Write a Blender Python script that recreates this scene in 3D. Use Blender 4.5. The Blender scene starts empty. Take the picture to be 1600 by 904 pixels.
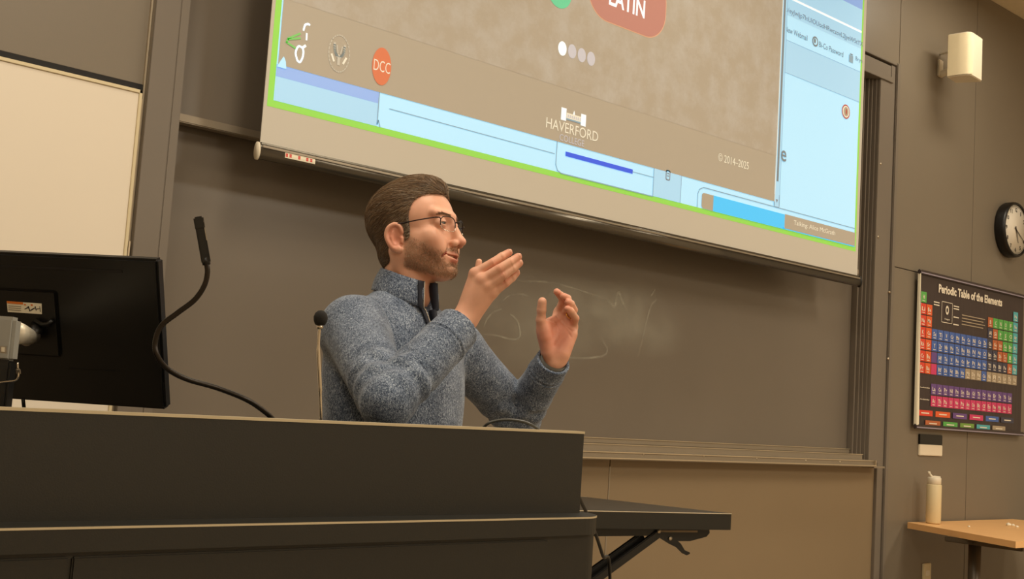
import bpy, bmesh, math, random
import numpy as np
from mathutils import Vector, Matrix

rng = np.random.default_rng(7)
C = bpy.context.scene.collection
scene = bpy.context.scene

# ------------------------------------------------------------------ camera
F_PX = 1843.29
YAW, PITCH, ROLL = math.radians(41.773), math.radians(5.756), math.radians(3.662)
CAM = np.array([0.0, 0.0, 1.20])
_f = np.array([math.sin(YAW)*math.cos(PITCH), math.cos(YAW)*math.cos(PITCH), math.sin(PITCH)])
_r = np.cross(_f, [0, 0, 1]); _r /= np.linalg.norm(_r)
_u = np.cross(_r, _f)
CR = math.cos(ROLL)*_r + math.sin(ROLL)*_u
CU = -math.sin(ROLL)*_r + math.cos(ROLL)*_u
cam_data = bpy.data.cameras.new('camera')
cam_data.sensor_width = 36.0
cam_data.lens = 36.0*F_PX/1600.0
cam_data.clip_start = 0.05
cam_obj = bpy.data.objects.new('camera', cam_data)
C.objects.link(cam_obj)
M = Matrix.Identity(4)
for i in range(3):
    M[i][0], M[i][1], M[i][2], M[i][3] = CR[i], CU[i], -_f[i], CAM[i]
cam_obj.matrix_world = M
scene.camera = cam_obj

# ------------------------------------------------------------------ world, lamps, exposure
scene.view_settings.view_transform = 'Standard'
scene.view_settings.look = 'None'
scene.view_settings.exposure = 0.0
scene.view_settings.gamma = 1.0
scene.view_settings.use_curve_mapping = False
wld = bpy.data.worlds.new('room_air'); scene.world = wld
wld.use_nodes = True
wld.node_tree.nodes['Background'].inputs[0].default_value = (0.9, 0.8, 0.62, 1)
wld.node_tree.nodes['Background'].inputs[1].default_value = 0.10

def area(name, loc, size, power, col, target=None):
    d = bpy.data.lights.new(name, 'AREA'); d.shape = 'RECTANGLE'
    d.size, d.size_y = size; d.energy = power; d.color = col
    o = bpy.data.objects.new(name, d); C.objects.link(o); o.location = loc
    if target is not None:
        o.rotation_euler = (Vector(target)-Vector(loc)).to_track_quat('-Z', 'Y').to_euler()
    return o
WARM = (1.0, 0.90, 0.73)
for n, (x, y, pw, sx, sy) in enumerate([(0.4, 2.35, 18, 1.2, .2), (3.4, 2.35, 9, 1.2, .2), (5.7, 2.5, 14, .8, .2),
                                (-0.8, 0.2, 24, .6, 1.2), (1.5, 1.0, 42, .5, .9), (4.8, 0.2, 50, .6, 1.2), (7.4, 0.4, 26, .6, 1.2),
                                (-0.6, -3.4, 32, .6, 1.6), (2.2, -3.4, 88, .6, 1.6), (5.6, -3.0, 130, .6, 1.6)]):
    area('ceiling_lamp', (x, y, 3.70), (sx, sy), pw, WARM)

# ------------------------------------------------------------------ points in the room
def ray(x, y):
    return CR*(x-800)/F_PX - CU*(y-452)/F_PX + _f
def onY(x, y, Y):                 # where the sight line through a photo point meets the upright plane at depth Y
    d = ray(x, y); return CAM + d*Y/d[1]
def dep(x, y, t):
    return CAM + ray(x, y)*t

# ------------------------------------------------------------------ materials
def nodes_of(m):
    m.use_nodes = True
    nt = m.node_tree
    return nt, nt.nodes, nt.links, nt.nodes['Principled BSDF']
def srgb(r, g, b):
    def f(c):
        c /= 255.0
        return c/12.92 if c <= 0.04045 else ((c+0.055)/1.055)**2.4
    return (f(r), f(g), f(b), 1.0)
def mat(name, col, rough=.5, metal=0., noise=0.06, scale=30., bump=0., bscale=200., spec=.5, coat=0., emis=None, estr=0.):
    m = bpy.data.materials.new(name)
    nt, N, L, P = nodes_of(m)
    P.inputs['Roughness'].default_value = rough
    P.inputs['Metallic'].default_value = metal
    P.inputs['Specular IOR Level'].default_value = spec
    P.inputs['Coat Weight'].default_value = coat
    tc = N.new('ShaderNodeTexCoord')
    nz = N.new('ShaderNodeTexNoise'); nz.inputs['Scale'].default_value = scale; nz.inputs['Detail'].default_value = 4
    L.new(tc.outputs['Object'], nz.inputs['Vector'])
    mx = N.new('ShaderNodeMix'); mx.data_type = 'RGBA'
    a = [max(0, c*(1-noise)) for c in col[:3]]+[1]; b = [min(1, c*(1+noise)) for c in col[:3]]+[1]
    mx.inputs[6].default_value = a; mx.inputs[7].default_value = b
    L.new(nz.outputs['Fac'], mx.inputs[0]); L.new(mx.outputs[2], P.inputs['Base Color'])
    if bump:
        n2 = N.new('ShaderNodeTexNoise'); n2.inputs['Scale'].default_value = bscale
        L.new(tc.outputs['Object'], n2.inputs['Vector'])
        bp = N.new('ShaderNodeBump'); bp.inputs['Strength'].default_value = bump; bp.inputs['Distance'].default_value = .002
        L.new(n2.outputs['Fac'], bp.inputs['Height']); L.new(bp.outputs[0], P.inputs['Normal'])
    if emis is not None:
        P.inputs['Emission Color'].default_value = emis; P.inputs['Emission Strength'].default_value = estr
    return m
MT = {}
MT['wall'] = mat('warm_grey_laminate', srgb(124, 113, 97), .42, noise=.05, scale=3, bump=.08, bscale=300)
MT['wall2'] = mat('warm_grey_laminate_light', srgb(122, 106, 84), .5, noise=.05, scale=3)
MT['kick'] = mat('tan_laminate', srgb(140, 120, 92), .5, noise=.05, scale=3)
MT['trim'] = mat('grey_brown_trim', srgb(118, 108, 96), .4, noise=.04, scale=6)
MT['gap'] = mat('dark_gap', srgb(14, 10, 7), .7)
MT['board'] = mat('chalkboard_slate', srgb(114, 104, 92), .30, noise=.10, scale=2.2)
MT['alu'] = mat('painted_bronze_rail', srgb(150, 138, 120), .35, metal=.35, noise=.04)
MT['alu_hi'] = mat('satin_aluminium', srgb(205, 190, 165), .3, metal=.7, noise=.03)
MT['ceil'] = mat('beige_ceiling', srgb(226, 210, 178), .9)
MT['floor'] = mat('brown_carpet', srgb(150, 134, 112), .95, noise=.2, scale=120)
MT['roomwall'] = mat('beige_plaster', srgb(222, 208, 184), .85)
MT['whiteboard'] = mat('whiteboard_enamel', srgb(236, 224, 205), .35, noise=.02, scale=2)
MT['desk'] = mat('espresso_laminate', srgb(24, 21, 11), .45, noise=.08, scale=5, bump=.06, bscale=400)
MT['desk_edge'] = mat('pale_edge_highlight', srgb(190, 174, 142), .3, noise=.05)  # bright highlight along the dark edges, put in as a pale colour
MT['black'] = mat('black_plastic', srgb(12, 11, 9), .38, noise=.1)
MT['blackgloss'] = mat('gloss_black_plastic', srgb(10, 9, 8), .38, noise=.05)
MT['matteblack'] = mat('matt_black_foam', srgb(30, 27, 24), .95, bump=.6, bscale=900)
MT['chrome'] = mat('chrome', srgb(210, 200, 185), .2, metal=.95, noise=.02)
MT['steel'] = mat('brushed_steel', srgb(170, 162, 150), .35, metal=.8)
MT['greymetal'] = mat('grey_enamel', srgb(150, 148, 140), .4, noise=.08, scale=20)
MT['white'] = mat('white_plastic', srgb(232, 220, 196), .4, noise=.02)
MT['paper'] = mat('white_paper', srgb(240, 232, 208), .6, noise=.01)
MT['darkwhite'] = mat('cream_plastic', srgb(222, 206, 168), .45, noise=.02)
MT['wood'] = mat('maple_laminate', srgb(250, 194, 130), .38, noise=.08, scale=9)
MT['legmetal'] = mat('dark_grey_steel', srgb(88, 78, 64), .4, metal=.3)
MT['bottle'] = mat('cream_bottle_enamel', srgb(222, 204, 162), .45, noise=.02)
MT['clockface'] = mat('clock_paper', srgb(226, 216, 198), .5, noise=.01)
MT['ink'] = mat('black_ink', srgb(26, 22, 20), .6)
MT['barmetal'] = mat('dark_bar_metal', srgb(96, 90, 80), .22, metal=.7)
MT['tabletop_grey'] = mat('tabletop_grey_sheen', srgb(74, 70, 64), .35)  # grey stands in for the reflection on the black table top
MT['red'] = mat('red_print', srgb(214, 74, 62), .5)
MT['orange'] = mat('orange_print', srgb(226, 122, 40), .5)

# ------------------------------------------------------------------ mesh helpers
def link(name, me, parent=None):
    o = bpy.data.objects.new(name, me); C.objects.link(o)
    if parent is not None: o.parent = parent
    return o
def mesh_obj(name, verts, faces, mats, parent=None, midx=None, smooth=False):
    me = bpy.data.meshes.new(name)
    me.from_pydata([tuple(map(float, v)) for v in verts], [], [tuple(map(int, f)) for f in faces])
    if not isinstance(mats, (list, tuple)): mats = [mats]
    for m in mats: me.materials.append(m)
    if midx is not None: me.polygons.foreach_set('material_index', list(midx))
    if smooth: me.polygons.foreach_set('use_smooth', [True]*len(me.polygons))
    me.update()
    return link(name, me, parent)
def thing(name, label, cat, loc, group=None, kind=None):
    o = bpy.data.objects.new(name, None); C.objects.link(o); o.location = tuple(map(float, loc))
    o.empty_display_size = .05
    o['label'] = label; o['category'] = cat
    if group: o['group'] = group
    if kind: o['kind'] = kind
    return o
def tag(o, label, cat, group=None, kind=None):
    o['label'] = label; o['category'] = cat
    if group: o['group'] = group
    if kind: o['kind'] = kind
    return o
def struct(o, label=None, cat=None):
    o['kind'] = 'structure'
    if label: o['label'] = label; o['category'] = cat
    return o

class MB:
    """collects shapes into one mesh (world coordinates)"""
    def __init__(s): s.v = []; s.f = []; s.m = []; s.sm = []
    def add(s, vs, fs, mi=0, smooth=False):
        b = len(s.v); s.v += [tuple(map(float, v)) for v in vs]
        for f in fs: s.f.append(tuple(b+i for i in f)); s.m.append(mi); s.sm.append(smooth)
    def box(s, x0, x1, y0, y1, z0, z1, mi=0, bev=0.0):
        bm = bmesh.new()
        bmesh.ops.create_cube(bm, size=1)
        for v in bm.verts:
            v.co = Vector(((x0+x1)/2+v.co.x*(x1-x0), (y0+y1)/2+v.co.y*(y1-y0), (z0+z1)/2+v.co.z*(z1-z0)))
        if bev: bmesh.ops.bevel(bm, geom=bm.edges[:], offset=bev, segments=2, affect='EDGES')
        s.addbm(bm, mi)
    def addbm(s, bm, mi=0, smooth=False, T=None):
        if T is not None: bm.transform(T)
        bm.verts.ensure_lookup_table()
        bm.verts.index_update()
        s.add([v.co[:] for v in bm.verts], [[v.index for v in f.verts] for f in bm.faces], mi, smooth); bm.free()
    def obox(s, c, ax, ay, az, sx, sy, sz, mi=0, bev=0.0):
        """box centred at c with unit axes ax, ay, az and full sizes"""
        bm = bmesh.new(); bmesh.ops.create_cube(bm, size=1)
        for v in bm.verts: v.co = Vector((v.co.x*sx, v.co.y*sy, v.co.z*sz))
        if bev: bmesh.ops.bevel(bm, geom=bm.edges[:], offset=bev, segments=2, affect='EDGES')
        T = Matrix.Identity(4)
        for i in range(3):
            T[i][0], T[i][1], T[i][2], T[i][3] = ax[i], ay[i], az[i], c[i]
        s.addbm(bm, mi, T=T)
    def tube(s, pts, r, mi=0, n=10, caps=True):
        pts = [np.array(p, float) for p in pts]; k = len(pts)
        rr = [r]*k if np.isscalar(r) else r
        vs = []; prev = None
        for i in range(k):
            t = pts[min(i+1, k-1)]-pts[max(i-1, 0)]; t /= np.linalg.norm(t)+1e-12
            if prev is None:
                a = np.cross(t, [0, 0, 1.]);
                if np.linalg.norm(a) < .1: a = np.cross(t, [1., 0, 0])
            else: a = prev-t*(prev@t)
            a /= np.linalg.norm(a); prev = a; b = np.cross(t, a)
            for j in range(n):
                w = 2*math.pi*j/n; vs.append(pts[i]+rr[i]*(math.cos(w)*a+math.sin(w)*b))
        fs = [(i*n+j, i*n+(j+1) % n, (i+1)*n+(j+1) % n, (i+1)*n+j) for i in range(k-1) for j in range(n)]
        if caps: fs += [tuple(range(n-1, -1, -1)), tuple(range((k-1)*n, k*n))]
        s.add(vs, fs, mi, True)
    def cyl(s, a, b, r, mi=0, n=24, r2=None):
        s.tube([a, b], [r, r if r2 is None else r2], mi, n)
    def lathe(s, c, prof, mi=0, n=32, ax=(1, 0, 0), ay=(0, 1, 0), az=(0, 0, 1)):
        c, ax, ay, az = map(np.array, (c, ax, ay, az)); vs = []
        for (r, z) in prof:
            for j in range(n):
                w = 2*math.pi*j/n; vs.append(c+ax*r*math.cos(w)+ay*r*math.sin(w)+az*z)
        k = len(prof)
        fs = [(i*n+j, i*n+(j+1) % n, (i+1)*n+(j+1) % n, (i+1)*n+j) for i in range(k-1) for j in range(n)]
        fs += [tuple(range(n-1, -1, -1)), tuple(range((k-1)*n, k*n))]
        s.add(vs, fs, mi, True)
    def prism(s, poly, d, mi=0):
        """poly: 3-D points of a flat outline, d: extrusion vector"""
        n = len(poly); P = [np.array(p, float) for p in poly]; d = np.array(d, float)
        s.add(P+[p+d for p in P], [tuple(range(n)), tuple(range(2*n-1, n-1, -1))]+[(i, i+n, (i+1) % n+n, (i+1) % n) for i in range(n)], mi)
    def build(s, name, mats, parent=None, origin=None):
        if origin is None and parent is not None:
            origin = np.array(parent.matrix_world.translation) if False else np.array(world_loc(parent))
        if origin is None: origin = np.zeros(3)
        V = [tuple(np.array(v)-origin) for v in s.v]
        me = bpy.data.meshes.new(name); me.from_pydata(V, [], s.f)
        if not isinstance(mats, (list, tuple)): mats = [mats]
        for m in mats: me.materials.append(m)
        me.polygons.foreach_set('material_index', s.m); me.polygons.foreach_set('use_smooth', s.sm)
        bm = bmesh.new(); bm.from_mesh(me); bmesh.ops.recalc_face_normals(bm, faces=bm.faces[:]); bm.to_mesh(me); bm.free()
        me.update()
        o = link(name, me, parent)
        if parent is None: o.location = tuple(origin)
        return o
def world_loc(o):
    p = np.zeros(3)
    while o is not None: p = p+np.array(o.location); o = o.parent
    return p
def smooth_curve(pts, n=10):
    """Catmull-Rom through the points"""
    P = [np.array(p, float) for p in pts]; P = [2*P[0]-P[1]]+P+[2*P[-1]-P[-2]]; out = []
    for i in range(1, len(P)-2):
        for k in range(n):
            t = k/n
            out.append(.5*((2*P[i])+(-P[i-1]+P[i+1])*t+(2*P[i-1]-5*P[i]+4*P[i+1]-P[i+2])*t*t+(-P[i-1]+3*P[i]-3*P[i+1]+P[i+2])*t**3))
    out.append(P[-2]); return out
def text_mesh(txt, bold=0.0, res=3):
    cu = bpy.data.curves.new('lettering', 'FONT'); cu.body = txt; cu.resolution_u = res; cu.offset = bold
    cu.fill_mode = 'FRONT'
    o = bpy.data.objects.new('lettering', cu); C.objects.link(o)
    dg = bpy.context.evaluated_depsgraph_get(); dg.update()
    me = bpy.data.meshes.new_from_object(o.evaluated_get(dg))
    V = [tuple(v.co) for v in me.vertices]; Fc = [tuple(p.vertices) for p in me.polygons]
    bpy.data.objects.remove(o); bpy.data.curves.remove(cu); bpy.data.meshes.remove(me)
    return np.array(V), Fc
def put_text(mb, txt, x0, x1, z0, z1, Y, mi, bold=0.0):
    """lettering on the upright plane at depth Y, filling x0..x1 and z0..z1"""
    V, Fc = text_mesh(txt, bold)
    mn, mx = V.min(0), V.max(0)
    X = x0+(V[:, 0]-mn[0])/(mx[0]-mn[0])*(x1-x0); Z = z0+(V[:, 1]-mn[1])/(mx[1]-mn[1])*(z1-z0)
    mb.add(np.stack([X, np.full(len(X), Y), Z], 1), Fc, mi)

# ================================================================== THE ROOM
WY = 3.20            # the front wall's face
CEIL = 3.76
X0, X1, YB = -3.0, 9.0, -6.0
mb = MB(); mb.box(X0, X1, YB, WY+.3, -.1, 0); struct(mb.build('floor', MT['floor']))
mb = MB(); mb.box(X0, X1, YB, WY+.3, CEIL, CEIL+.1); struct(mb.build('ceiling', MT['ceil']))
mb = MB(); mb.box(X0-.1, X0, YB, WY+.3, 0, CEIL); struct(mb.build('wall_left', MT['roomwall']))
mb = MB(); mb.box(X1, X1+.1, YB, WY+.3, 0, CEIL); struct(mb.build('wall_right', MT['roomwall']))
mb = MB(); mb.box(X0, X1, YB-.1, YB, 0, CEIL); struct(mb.build('wall_rear', MT['roomwall']))
# front wall: laminate panels with open joints over a dark backing, and the chalkboard niche
mb = MB()
mb.box(X0, X1, WY+.19, WY+.3, 0, CEIL, 1)
OX0, OX1, OZ0, OZ1 = 1.50, 5.29, 1.055, 3.00
J = .004
def panel(x0, x1, z0, z1, mi=0): mb.box(x0+J/2, x1-J/2, WY, WY+.195, z0+J/2, z1-J/2, mi, .001)
panel(X0, 1.395, 2.052, CEIL); panel(X0, 1.395, 0, 2.052)
mb.box(1.395, 1.50, WY, WY+.195, 0, CEIL, 0)
panel(1.50, 3.45, 3.12, CEIL); panel(3.45, 5.48, 3.12, CEIL)
panel(5.48, 6.317, 2.055, CEIL); panel(6.317, 7.60, 2.055, CEIL); panel(7.60, X1, 2.055, CEIL)
panel(5.48, 6.317, 0, 2.055, 0); panel(6.317, 7.60, 0, 2.055, 0); panel(7.60, X1, 0, 2.055, 0)
struct(mb.build('wall_front', [MT['wall'], MT['gap'], MT['wall2']]))
mb = MB()
mb.box(1.50, 3.43, WY, WY+.195, 0.0, 1.03, 0, .001); mb.box(3.434, 5.363, WY, WY+.195, 0.0, 1.03, 0, .001)
mb.box(3.4285, 3.4355, WY-.002, WY+.01, .0, 1.0, 1)
struct(mb.build('trim_1', [MT['kick'], MT['alu']]))
mb = MB()   # pilaster left of the chalkboard
mb.box(1.397, 1.4725, WY-.028, WY+.01, 0, CEIL, 0, .001); mb.box(1.472, 1.50, WY-.030, WY+.01, 0, CEIL, 0, .002)
mb.box(1.391, 1.3965, WY-.008, WY+.01, 0, CEIL, 1)
struct(mb.build('trim_2', [MT['trim'], MT['alu_hi']]))
mb = MB()
mb.box(X0, X1, WY-.012, WY, 0, .10, 0, .002); struct(mb.build('baseboard_front', MT['gap']))

# ------------------------------------------------------------------ chalkboard with its bronze frame, tracks and tray
cb = thing('chalkboard', 'long dark grey sliding chalkboard in a bronze frame, smeared with chalk, behind the man', 'chalkboard', (3.4, WY, 1.04))
mb = MB(); mb.box(1.49, 5.232, 3.28, 3.30, 1.10, 3.0); low = mb.build('board_panel', None or MT['board'], cb)
mb = MB(); mb.box(1.49, 5.20, 3.236, 3.256, 1.985, 2.98); mb.build('board_panel', MT['board'], cb)
mb = MB(); mb.box(1.49, 5.20, 3.222, 3.262, 1.978, 2.004, 0, .003); mb.build('bottom_rail', MT['alu'], cb)
mb = MB(); mb.box(1.49, 5.235, 3.262, 3.284, 1.085, 1.108, 0, .003); mb.box(1.49, 5.262, 3.205, 3.262, 1.055, 1.086, 0, .003)
mb.build('bottom_rail', MT['alu'], cb)
mb = MB()   # frame: header with lip, right jamb
mb.box(1.50, 5.405, WY-.004, WY+.03, 3.03, 3.095, 0, .002)
mb.box(1.50, 5.40, WY-.02, WY+.19, 3.0, 3.03, 0, .002)
mb.box(1.50, 5.44, WY-.012, WY+.03, 3.105, 3.118, 0, .002)
mb.box(5.285, 5.392, WY-.012, WY+.19, 1.045, 3.03, 0, .003); mb.box(5.372, 5.392, WY-.012, WY+.02, 0, 1.05, 0, .002)
mb.box(5.397, 5.437, WY-.006, WY+.03, 0.0, 3.10, 0, .002)
mb.box(5.441, 5.474, WY-.016, WY+.03, 0.0, 3.12, 0, .004)
mb.box(5.363, 5.371, WY-.016, WY+.01, 0.0, 1.05, 0, .002)
mb.build('frame', MT['trim'], cb)
mb = MB()   # vertical tracks inside the niche
for (x0, x1, y0) in ((5.235, 5.2485, 3.25), (5.2510, 5.2615, 3.235), (5.2640, 5.2735, 3.222), (5.2765, 5.2845, 3.206)):
    mb.box(x0, x1, y0, 3.33, 1.06, 3.0, 0, .001)
mb.build('track', MT['trim'], cb)
mb = MB()   # tray
TE = 5.245
mb.box(1.50, TE, 3.12, WY+.01, 1.030, 1.036, 0, .001)
mb.box(1.50, TE-.004, 3.13, 3.138, 1.034, 1.058, 0, .001)
mb.box(1.50, TE-.004, 3.15, WY+.01, 1.050, 1.062, 0, .001)
mb.build('tray', MT['alu'], cb)
mb = MB()
mb.box(1.50, TE, 3.116, 3.121, 1.0340, 1.0385, 0); mb.box(1.50, TE-.006, 3.126, 3.132, 1.057, 1.0610, 0)
mb.box(1.50, 5.232, 3.258, 3.263, 1.1065, 1.1090, 0); mb.box(1.50, 5.262, 3.203, 3.207, 1.0840, 1.0870, 0)
mb.box(TE-.005, TE+.001, 3.118, 3.19, 1.036, 1.062, 0)
mb.build('tray_edge', MT['alu_hi'], cb)
mb = MB(); mb.box(TE, 5.345, 3.13, WY, 1.024, 1.034, 0, .001); mb.build('ledge', MT['alu'], cb)
for (px_, py_) in ((1006, 709.5), (1100, 712.5), (1183, 716), (1260, 719), (1313, 721)):
    mb = MB(); p = onY(px_, py_, 3.128); mb.cyl(p, p+[0, .01, 0], .0042, 0, 12); mb.build('screw', MT['alu_hi'], cb)
for (px_, py_) in ((1376, 256), (1399, 279), (1372, 370), (1390, 456), (1388, 560), (1387, 660), (1385, 764), (1380, 853)):
    mb = MB(); p = onY(px_, py_, WY-.012); mb.cyl(p-[0, .003, 0], p+[0, .01, 0], .0055, 0, 12); mb.build('screw', MT['alu_hi'], cb)

# chalk strokes and smears on the lower board
def chalk_mat(name, lo, hi, a, sc):
    m = bpy.data.materials.new(name); nt, N, L, P = nodes_of(m)
    P.inputs['Base Color'].default_value = srgb(196, 190, 172); P.inputs['Roughness'].default_value = .95
    tc = N.new('ShaderNodeTexCoord'); nz = N.new('ShaderNodeTexNoise'); nz.inputs['Scale'].default_value = sc; nz.inputs['Detail'].default_value = 5
    cr = N.new('ShaderNodeMapRange'); cr.inputs[1].default_value = lo; cr.inputs[2].default_value = hi; cr.inputs[4].default_value = a
    at = N.new('ShaderNodeAttribute'); at.attribute_name = 'fade'
    mu = N.new('ShaderNodeMath'); mu.operation = 'MULTIPLY'
    L.new(tc.outputs['Object'], nz.inputs['Vector']); L.new(nz.outputs['Fac'], cr.inputs[0])
    L.new(cr.outputs[0], mu.inputs[0]); L.new(at.outputs['Fac'], mu.inputs[1]); L.new(mu.outputs[0], P.inputs['Alpha'])
    return m
MT['chalk'] = chalk_mat('chalk_line', .30, .65, .62, 30)
MT['smear'] = chalk_mat('chalk_smear', .25, .8, .5, 5)
def ribbon(name, pts, w, m, parent, Y=3.2785):
    P = smooth_curve([onY(x, y, Y) for x, y in pts], 8); n = len(P); vs = []; fs = []; fade = []
    for i, p in enumerate(P):
        t = P[min(i+1, n-1)]-P[max(i-1, 0)]; t /= np.linalg.norm(t); q = np.array([-t[2], 0, t[0]])
        e = math.sin(math.pi*(i+.0)/(n-1))**.5 if 0 < i < n-1 else 0
        vs += [p+q*w, p, p-q*w]; fade += [0, e, 0]
        if i: k = 3*i; fs += [(k-3, k, k+1, k-2), (k-2, k+1, k+2, k-1)]
    o0 = world_loc(parent)
    o = mesh_obj(name, [v-o0 for v in vs], fs, m, parent)
    at = o.data.attributes.new('fade', 'FLOAT', 'POINT'); at.data.foreach_set('value', fade)
    return o
for pts, w in (([(735, 524), (770, 523), (800, 530), (812, 525), (810, 505), (802, 494), (795, 490)], .006),
               ([(875, 557), (905, 559), (930, 558), (945, 554), (949, 545), (945, 537), (940, 530)], .007),
               ([(805, 440), (850, 440), (885, 447), (915, 456), (945, 466)], .006),
               ([(1027, 467), (1018, 476), (1012, 495), (1004, 528), (997, 557)], .007),
               ([(1017, 462), (1020, 458), (1024, 451)], .006),
               ([(783, 472), (795, 462), (812, 459), (828, 463)], .005),
               ([(755, 515), (760, 500), (770, 488), (785, 482)], .005),
               ([(755, 437), (790, 434), (822, 440)], .005),
               ([(948, 466), (960, 478), (966, 458), (976, 478), (984, 497)], .012)):
    ribbon('chalk_stroke', pts, w, MT['chalk'], cb)
def patch(px_c, py_c, rx, rz, Y=3.2790):
    c = onY(px_c, py_c, Y); vs = [c]; fs = []; fade = [1.0]; n = 36; R = 5
    for r in range(1, R+1):
        for j in range(n):
            a = 2*math.pi*j/n; k = r/R*(1+.12*math.sin(3*a+px_c))
            vs.append(c+np.array([rx*k*math.cos(a), 0, rz*k*math.sin(a)])); fade.append(max(0, 1-(r/R)**2))
    for j in range(n): fs.append((0, 1+j, 1+(j+1) % n))
    for r in range(1, R):
        for j in range(n):
            a, b = 1+(r-1)*n, 1+r*n; fs.append((a+j, b+j, b+(j+1) % n, a+(j+1) % n))
    o0 = world_loc(cb); o = mesh_obj('chalk_smear', [v-o0 for v in vs], fs, MT['smear'], cb)
    at = o.data.attributes.new('fade', 'FLOAT', 'POINT'); at.data.foreach_set('value', fade)
patch(850, 505, .42, .20); patch(990, 500, .34, .17, 3.2788); patch(930, 470, .30, .10, 3.2786)

# ------------------------------------------------------------------ whiteboard on the left
wb = thing('whiteboard', 'cream-lit whiteboard on the left wall section, its top edge just below a dark gap', 'whiteboard', (.2, WY, 1.3))
mb = MB(); mb.box(-1.2, 1.377, WY-.014, WY, .92, 2.024, 0, .001); mb.build('writing_surface', MT['whiteboard'], wb)
mb = MB()
mb.box(-1.2, 1.386, WY-.018, WY, 2.024, 2.034, 0, .001); mb.box(1.377, 1.386, WY-.018, WY, .92, 2.034, 0, .001)
mb.box(-1.2, 1.386, WY-.03, WY, .90, .92, 0, .001)
mb.build('frame', MT['darkwhite'], wb)
mb = MB(); mb.box(1.3865, 1.3905, WY-.012, WY, .9, 2.01, 0); mb.box(1.387, 1.3925, WY-.02, WY-.004, 1.55, 1.60, 0, .001)
mb.build('edge_strip', MT['alu_hi'], wb)
mb = MB(); mb.box(-1.2, 1.390, WY-.004, WY, 2.0345, 2.053); mb.build('shadow_gap', MT['gap'], wb)

# ------------------------------------------------------------------ projection screen
SY = 3.05
def P2(x, y, Y=SY):
    v = onY(x, y, Y); return v[0], v[2]
sx0, sx1 = 1.699, 4.908
sz0 = 1.926
screen = thing('projection_screen', 'large pull-down projection screen showing a web page framed in green', 'projection screen', (3.3, SY, sz0))
MT['fabric'] = mat('matt_white_screen_fabric', srgb(210, 204, 192), .9, noise=.015, scale=2)
mb = MB(); mb.box(sx0, sx1, SY, SY+.003, sz0, 3.72, 0); mb.build('screen_fabric', MT['fabric'], screen)
def proj(name, base, emis, s=1.0, noise=None):
    m = mat(name, srgb(*base), .9, noise=.01, spec=.1)
    P = m.node_tree.nodes['Principled BSDF']
    P.inputs['Emission Color'].default_value = (*emis, 1); P.inputs['Emission Strength'].default_value = s
    return m
IM = {}
order = []
def im(key, base, emis):
    IM[key] = len(order); order.append(proj('projected_'+key, base, emis)); return IM[key]
im('green', (172, 208, 112), (.0, .25, .01))
im('blue', (196, 216, 222), (.09, .38, .60))
im('blue2', (188, 210, 222), (.05, .27, .46))
im('brown', (196, 187, 170), (0, .008, .02))
im('photo', (194, 186, 174), (.01, .012, .015))
im('peri', (170, 186, 216), (.02, .15, .44))
im('indigo', (88, 108, 200), (.0, .03, .42))
im('sky', (104, 182, 214), (.0, .27, .58))
im('line', (160, 176, 186), (.02, .10, .16))
im('grey', (150, 150, 150), (.0, .04, .06))
im('white', (225, 225, 225), (.45, .55, .60))
im('dotgrey', (208, 206, 208), (.10, .12, .18))
im('pill', (206, 156, 146), (.03, .0, .01))
im('pilledge', (232, 190, 170), (.08, .03, .0))
im('teal', (130, 200, 160), (.0, .22, .12))
im('orange', (226, 146, 112), (.10, .0, .0))
im('cream', (236, 230, 214), (.20, .22, .20))
im('lgreen', (150, 206, 140), (.0, .14, .0))
im('navy', (160, 178, 212), (.02, .14, .40))
im('faint', (214, 208, 194), (.04, .06, .07))
im('mark', (196, 100, 86), (.05, .0, .0))
# the hillside photograph behind the slide text: soft mottling
_m = order[IM['photo']]; _nt = _m.node_tree; _P = _nt.nodes['Principled BSDF']
_tc = _nt.nodes.new('ShaderNodeTexCoord'); _n1 = _nt.nodes.new('ShaderNodeTexNoise'); _n1.inputs['Scale'].default_value = 9; _n1.inputs['Detail'].default_value = 8; _n1.inputs['Roughness'].default_value = .7
_cr = _nt.nodes.new('ShaderNodeValToRGB'); _cr.color_ramp.elements[0].position = .42; _cr.color_ramp.elements[0].color = (.0, .0, .0, 1)
_cr.color_ramp.elements[1].position = .75; _cr.color_ramp.elements[1].color = (.09, .105, .11, 1)
_nt.links.new(_tc.outputs['Object'], _n1.inputs['Vector']); _nt.links.new(_n1.outputs['Fac'], _cr.inputs[0]); _nt.links.new(_cr.outputs[0], _P.inputs['Emission Color'])
img = MB()
LAY = .0004
def quad(key, pts, lay):
    Y = SY-LAY*lay; img.add([onY(x, y, SY)*[1, 0, 1]+[0, Y, 0] for x, y in pts], [tuple(range(len(pts)))], IM[key])
def rect(key, x0, x1, z0, z1, lay):
    Y = SY-LAY*lay; img.add([(x0, Y, z0), (x1, Y, z0), (x1, Y, z1), (x0, Y, z1)], [(0, 1, 2, 3)], IM[key])
def poly(key, pts, lay):
    Y = SY-LAY*lay; img.add([(x, Y, z) for x, z in pts], [tuple(range(len(pts)))], IM[key])
def stroke(key, pts, w, lay, n=1):
    """a line of width w through plane points"""
    P = smooth_curve([(x, 0, z) for x, z in pts], n) if n > 1 else [np.array([x, 0, z]) for x, z in pts]
    Y = SY-LAY*lay
    for a, b in zip(P[:-1], P[1:]):
        t = b-a; L_ = np.linalg.norm(t)
        if L_ < 1e-9: continue
        t /= L_; q = np.array([-t[2], 0, t[0]])*w/2; a2, b2 = a-t*w*.2, b+t*w*.2
        img.add([(*(a2+q)[[0]], Y, (a2+q)[2]), (*(b2+q)[[0]], Y, (b2+q)[2]), (*(b2-q)[[0]], Y, (b2-q)[2]), (*(a2-q)[[0]], Y, (a2-q)[2])], [(0, 1, 2, 3)], IM[key])
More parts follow.
